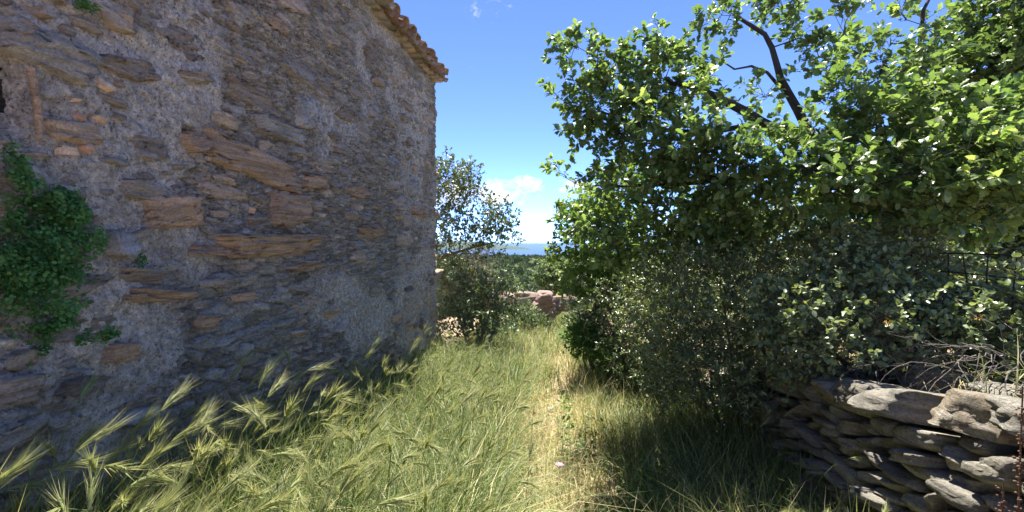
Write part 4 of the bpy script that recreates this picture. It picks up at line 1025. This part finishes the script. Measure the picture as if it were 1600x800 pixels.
# leafy herbs
n = 16000
y = 1.6 * (11 / 1.6) ** rng.random(n); x = np.where(rng.random(n) < .6, rng.uniform(.1, 1.4, n), rng.uniform(-1.6, .6, n)) - .05 * y
ok = (x < wallx(y) + .05) & (fbm(x * 1.7, y * 1.3, 0, 90, 3) + .25 * (x > .45) > .02) & (x > WX + .05); x, y = x[ok], y[ok]; n = len(x)
T = np.stack((x, y, gz(x, y) + rng.uniform(.02, .26, n)), -1)
Rm = frames(nrm(rng.normal(0, 1, (n, 3)) * (1, 1, .5)), nrm(np.array((0, 0, 1)) + rng.normal(0, .45, (n, 3)))) * (.024 * rng.uniform(.6, 1.5, n) * (1 + .05 * y))[:, None, None]
V, F = scatter(OVAL[0], OVAL[1], Rm, T)
tag(build('herbs', V, F, M_HERB, None, {'rnd': np.repeat(rng.random(n), len(OVAL[0]))}), 'low leafy green herbs among the path grass', 'herbs', kind='stuff')

# wild barley
def barley(seed):
    r2 = np.random.default_rng(seed); L = r2.uniform(.62, .9); bend = r2.uniform(.25, 1.45)
    ts = np.linspace(0, 1, 9); P = [np.zeros(3)]
    for i in range(8):
        a = bend * ((i + .5) / 8) ** 3.2; P.append(P[-1] + L / 8 * np.array((math.sin(a), .02 * r2.normal(), math.cos(a))))
    P = np.array(P); sV, sF = tube(P, np.linspace(.0022, .0011, 9), 4)
    ac = Acc(); el_ = r2.uniform(.065, .095); E = [P[-1]]
    for i in range(5):
        a = bend * (1 + .10 * (i + 1)); E.append(E[-1] + el_ / 5 * np.array((math.sin(a), 0, math.cos(a))))
    E = np.array(E); V, F = tube(E, (.002, .0052, .0058, .0052, .0038, .0012), 6); ac.add(V, F, .25 + .2 * r2.random())
    for i in range(46):
        s = r2.random() * .95; c = np.array([np.interp(s, np.linspace(0, 1, 6), E[:, k]) for k in range(3)])
        tn = nrm(E[-1] - E[0]); e = r2.normal(size=3); e = nrm(e - (e @ tn) * tn); d = nrm(tn + e * r2.uniform(.18, .42)); ln = r2.uniform(.045, .085)
        sd = nrm(np.cross(d, r2.normal(size=3))) * .0009
        ac.add(np.array((c + e * .004 - sd, c + e * .004 + sd, c + e * .004 + d * ln)), np.array([(0, 1, 2)]), r2.uniform(.35, 1))
    lv = Acc()
    for i in range(2):
        k = 2 + i * 2; a0 = r2.uniform(0, 2 * PI); d = np.array((math.cos(a0), math.sin(a0), 0)); ln = r2.uniform(.12, .22); sd = np.array((-d[1], d[0], 0)) * .0035
        Q = [P[k] + d * ln * t_ + np.array((0, 0, ln * (.9 * t_ - 1.0 * t_ * t_))) for t_ in (0, .4, .75, 1)]
        lv.add(np.array((Q[0] - sd, Q[0] + sd, Q[1] - sd, Q[1] + sd, Q[2] - sd * .6, Q[2] + sd * .6, Q[3])), np.array(((0, 1, 3), (0, 3, 2), (2, 3, 5), (2, 5, 4), (4, 5, 6))), .25)
    return (sV, sF, np.full(len(sV), .32)), (np.concatenate(ac.V), np.concatenate(ac.F), np.concatenate(ac.A)), (np.concatenate(lv.V), np.concatenate(lv.F), np.concatenate(lv.A))
kinds = [barley(s) for s in range(10)]
bends = [(lambda r: (r.uniform(.62, .9), r.uniform(.25, 1.45))[1])(np.random.default_rng(s)) for s in range(10)]
bm = [(build('stem', k[0][0], k[0][1], M_GRASS, link=False, attrs={'rnd': k[0][2]}), build('ear', k[1][0], k[1][1], M_EAR, link=False, attrs={'rnd': k[1][2]}), build('leaf', k[2][0], k[2][1], M_GRASS, link=False, attrs={'rnd': k[2][2]})) for k in kinds]
spots = []
for i in range(560):
    y = .75 * (6.2 / .75) ** rng.random(); wide = .75 if y < 3 else .6
    x = WX + .12 + (1.65 - .12 * y) * rng.random() ** 1.1
    if math.hypot(x, y) < .9: continue
    spots.append((x, y))
for i in range(75):
    y = rng.uniform(.75, 2.2); spots.append((rng.uniform(WX + .15, -.75), y))
for i in range(45):
    y = rng.uniform(.8, 1.5); spots.append((rng.uniform(-1.6, -.85), y))
for i in range(60):
    y = rng.uniform(2, 8); spots.append((-.3 + rng.normal(0, .5) - .05 * y, y))
for i in range(26):
    y = rng.uniform(1.7, 4.6); spots.append((wallx(y) - rng.uniform(.05, .5), y))
spots.sort(key=lambda s: math.hypot(*s))
ac_s, ac_e = Acc(), Acc()
for i, (x, y) in enumerate(spots):
    k = int(rng.integers(10)); sc = rng.uniform(.8, 1.15) * (1 - .07 * max(0, y - 2.2)); yaw = rng.normal(.35, 1.25)
    if x > -.2: sc *= .75
    if y < 2.2 and x < -.7: sc *= 1.08
    z = float(gz(x, y)) - .02
    if i < 240:
        by = ('against the house wall', 'in the tall grass beside the house', 'at the edge of the path')[0 if x < WX + .45 else (1 if x < -.45 else 2)]
        how = ('nearly upright', 'nodding', 'deeply bowed')[int(np.digitize(bends[k], (.6, 1.05)))]
        ln_ = 'toward the path' if math.cos(yaw) > .5 else ('toward the house' if math.cos(yaw) < -.5 else ('away along the wall' if math.sin(yaw) > 0 else 'toward the viewer'))
        o = thing('wild_barley', how + ' wild barley leaning ' + ln_ + ' ' + by, 'barley', (x, y, z), how + ' barley leaning ' + ln_ + ' ' + by)
        o.rotation_euler = (rng.normal(0, .08), rng.normal(0, .08), yaw); o.scale = (sc, sc, sc)
        for nm, me in zip(('stem', 'ear', 'leaf'), bm[k]): obj(nm, me, o)
    else:
        m = np.array(Matrix.Rotation(yaw, 3, 'Z') @ Matrix.Rotation(rng.normal(0, .1), 3, 'X')) * sc
        for q, tgt in ((0, ac_s), (1, ac_e), (2, ac_s)): tgt.add(kinds[k][q][0] @ m.T + np.array((x, y, z)), kinds[k][q][1], kinds[k][q][2])
tag(ac_s.build('barley_stems', M_GRASS), 'stems of the farther barley growing along the house wall', 'barley', kind='stuff')
tag(ac_e.build('barley_ears', M_EAR), 'bristly ears of the farther barley along the house wall', 'barley', kind='stuff')

# ------------------------------------------------------------------ small things
c = at(888, 664, 3.9); c[2] = float(gz(c[0], c[1])) + .015
M_PATHST = stonemat('path_stone', ((0, (.42, .35, .27)), (1, (.46, .38, .3))), (8, 8, 8), lich_lo=.6)
o = build('flat_stone', *rock_mesh(91, 5), M_PATHST); o.location = c; o.scale = (.22, .14, .06); o.rotation_euler = (.05, 0, .4)
tag(o, 'flat pale stone lying in the worn middle of the path', 'stone')
for px, py, d, sz_, lab in ((905, 655, 4.1, .13, 'small pale stone just behind the flat stone on the path'), (842, 640, 4.3, .10, 'pinkish pebble in the dry patch of the path'), (862, 612, 5.0, .14, 'low stone showing where the path turns green'), (830, 690, 3.6, .08, 'little stone half hidden in straw on the path')):
    c = at(px, py, d); c[2] = float(gz(c[0], c[1])) + .01
    o = build('path_stone', *rock_mesh(int(px), 4, 6.0, .1, 2.0), M_PATHST); o.location = c; o.scale = (sz_, sz_ * .7, sz_ * .4); o.rotation_euler = (0, .05, px); tag(o, lab, 'stone')
fl = at(874, 717, 3.2); fl[2] = float(gz(fl[0], fl[1]))
fo = thing('pink_flower', 'single pink flower in the path grass', 'flower', tuple(fl))
V, F = tube([fl, fl + (.005, 0, .1), fl + (.0, .01, .2)], .002, 4); build('stem', local(V, fo), F, M_HERB, fo, {'rnd': np.full(len(V), .5)})
m_pk = plain('pink_petal', (.62, .22, .5), .6)
for k in range(7):
    a0 = k * 2 * PI / 7; d = np.array((math.cos(a0), math.sin(a0), .45)); Rk = frames(d[None], np.array((0, 0, 1.))[None])[0] * .032
    V = OVAL[0] @ Rk.T + fl + (.0, .01, .2); build('petal', local(V, fo), OVAL[1], m_pk, fo)
# dried dock stalks by the wall
for i, (px, pyb, pyt, d, lab) in enumerate(((1592, 800, 605, 1.35, 'tall reddish dead seed stalk at the frame edge over the wall'), (1562, 830, 755, 1.3, 'short rusty seed stalk in front of the near wall stones'))):
    a, b_ = at(px, pyb, d), at(px + 6, pyt, d); a[2] = float(gz(a[0], a[1]))
    o = thing('dry_seed_stalk', lab, 'dry stalk', tuple(a)); P = resample([a, (a + b_) / 2 + (.01, .01, 0), b_], .03)
    V, F = tube(P, np.linspace(.004, .002, len(P)), 5); build('stem', local(V, o), F, M_DEADT, o, smooth=True)
    ac = Acc()
    for k in range(90):
        s = rng.uniform(.5 if i == 0 else .3, 1); c = a + (b_ - a) * s + rng.normal(0, .006, 3); V, F = rock_mesh(k, 1, 2, .1); ac.add(V * rng.uniform(.006, .011) + c, np.concatenate((F[:, :3], F[:, (0, 2, 3)])))
    tag(ac.build('seeds', M_DEADT, o), kind='stuff')
# yellow flower heads in the shrubs
m_ye = plain('yellow_flower', (.55, .33, .04), .6)
for i, (px, py, d, lab) in enumerate(((931, 455, 6.0, 'orange yellow flower cluster on the bush at the path bend'), (1167, 493, 3.4, 'small yellow flower cluster on the big dark shrub'), (1388, 505, 2.5, 'yellow flower cluster low on the oval leaved shrub'), (1530, 498, 2.3, 'orange flower cluster by the wire fence'), (1466, 452, 2.7, 'pale yellow shoot tip standing above the grey green shrub'))):
    c = at(px, py, d); k = 60; T = c + rng.normal(0, .013 * d / 3, (k, 3)); Rm = frames(rng.normal(size=(k, 3)), rng.normal(size=(k, 3))) * (.011 * d / 3)
    V, F = scatter(OVAL[0], OVAL[1], Rm, T); o = thing('flower_cluster', lab, 'flower', tuple(c)); tag(build('petals', local(V, o), F, m_ye, o), kind='stuff')

# ------------------------------------------------------------------ far maquis
k = 30; tri_v, tri_f = [], []
r3 = np.random.default_rng(3)
for i in range(46):
    d = nrm(r3.normal(size=3)); d[2] = abs(d[2]); c = d * r3.uniform(.55, 1.0) * np.array((1, 1, .95)); e = r3.normal(size=(3, 3)) * .26; tri_v.append(c + e); tri_f.append(np.arange(3) + 3 * i)
tri_v = np.concatenate(tri_v); tri_f = np.array(tri_f)
n = 5200
az_ = R(-26) + R(44) * rng.random(n); dd = np.sqrt(rng.uniform(17 ** 2, 430 ** 2, n)); dd[:1300] = rng.uniform(17, 140, 1300)
x, y = np.sin(az_) * dd, np.cos(az_) * dd
ok = y > 17; x, y, dd = x[ok], y[ok], dd[ok]; n = len(x)
sz = rng.uniform(.7, 1.9, n) * np.clip(.35 + dd / 160, .5, 1.4); tall = rng.random(n) < .06
T = np.stack((x, y, gz(x, y) - .1), -1); Rm = np.zeros((n, 3, 3)); yw = rng.uniform(0, 6.28, n)
Rm[:, 0, 0] = np.cos(yw) * sz; Rm[:, 0, 1] = -np.sin(yw) * sz; Rm[:, 1, 0] = np.sin(yw) * sz; Rm[:, 1, 1] = np.cos(yw) * sz; Rm[:, 2, 2] = sz * np.where(tall, 2.0, 1.0)
V, F = scatter(tri_v, tri_f, Rm, T)
tag(build('maquis_scrub', V, F, M_MAQ, None, {'rnd': np.repeat(np.clip(.5 + .35 * fbm(x / 25, y / 25, 0, 95) + rng.normal(0, .22, n), 0, 1), len(tri_v))}), 'far hillside covered in dark green maquis scrub', 'scrub', kind='stuff')

# ------------------------------------------------------------------ haze
V, F = boxmesh((-39500, -39500, -420), (39500, 39500, 60))
M_HAZE = bpy.data.materials.new('haze'); M_HAZE.use_nodes = True; t = M_HAZE.node_tree
t.nodes.remove(t.nodes['Principled BSDF'])
pv = N(t, 'ShaderNodeVolumePrincipled'); pv.inputs['Color'].default_value = (.45, .70, 1.0, 1); pv.inputs['Density'].default_value = 1.4e-5; pv.inputs['Anisotropy'].default_value = .2
t.links.new(pv.outputs[0], t.nodes['Material Output'].inputs['Volume'])
hz = build('haze', V, F, M_HAZE); tag(hz, 'thin blue sea haze over the bay', kind='stuff')
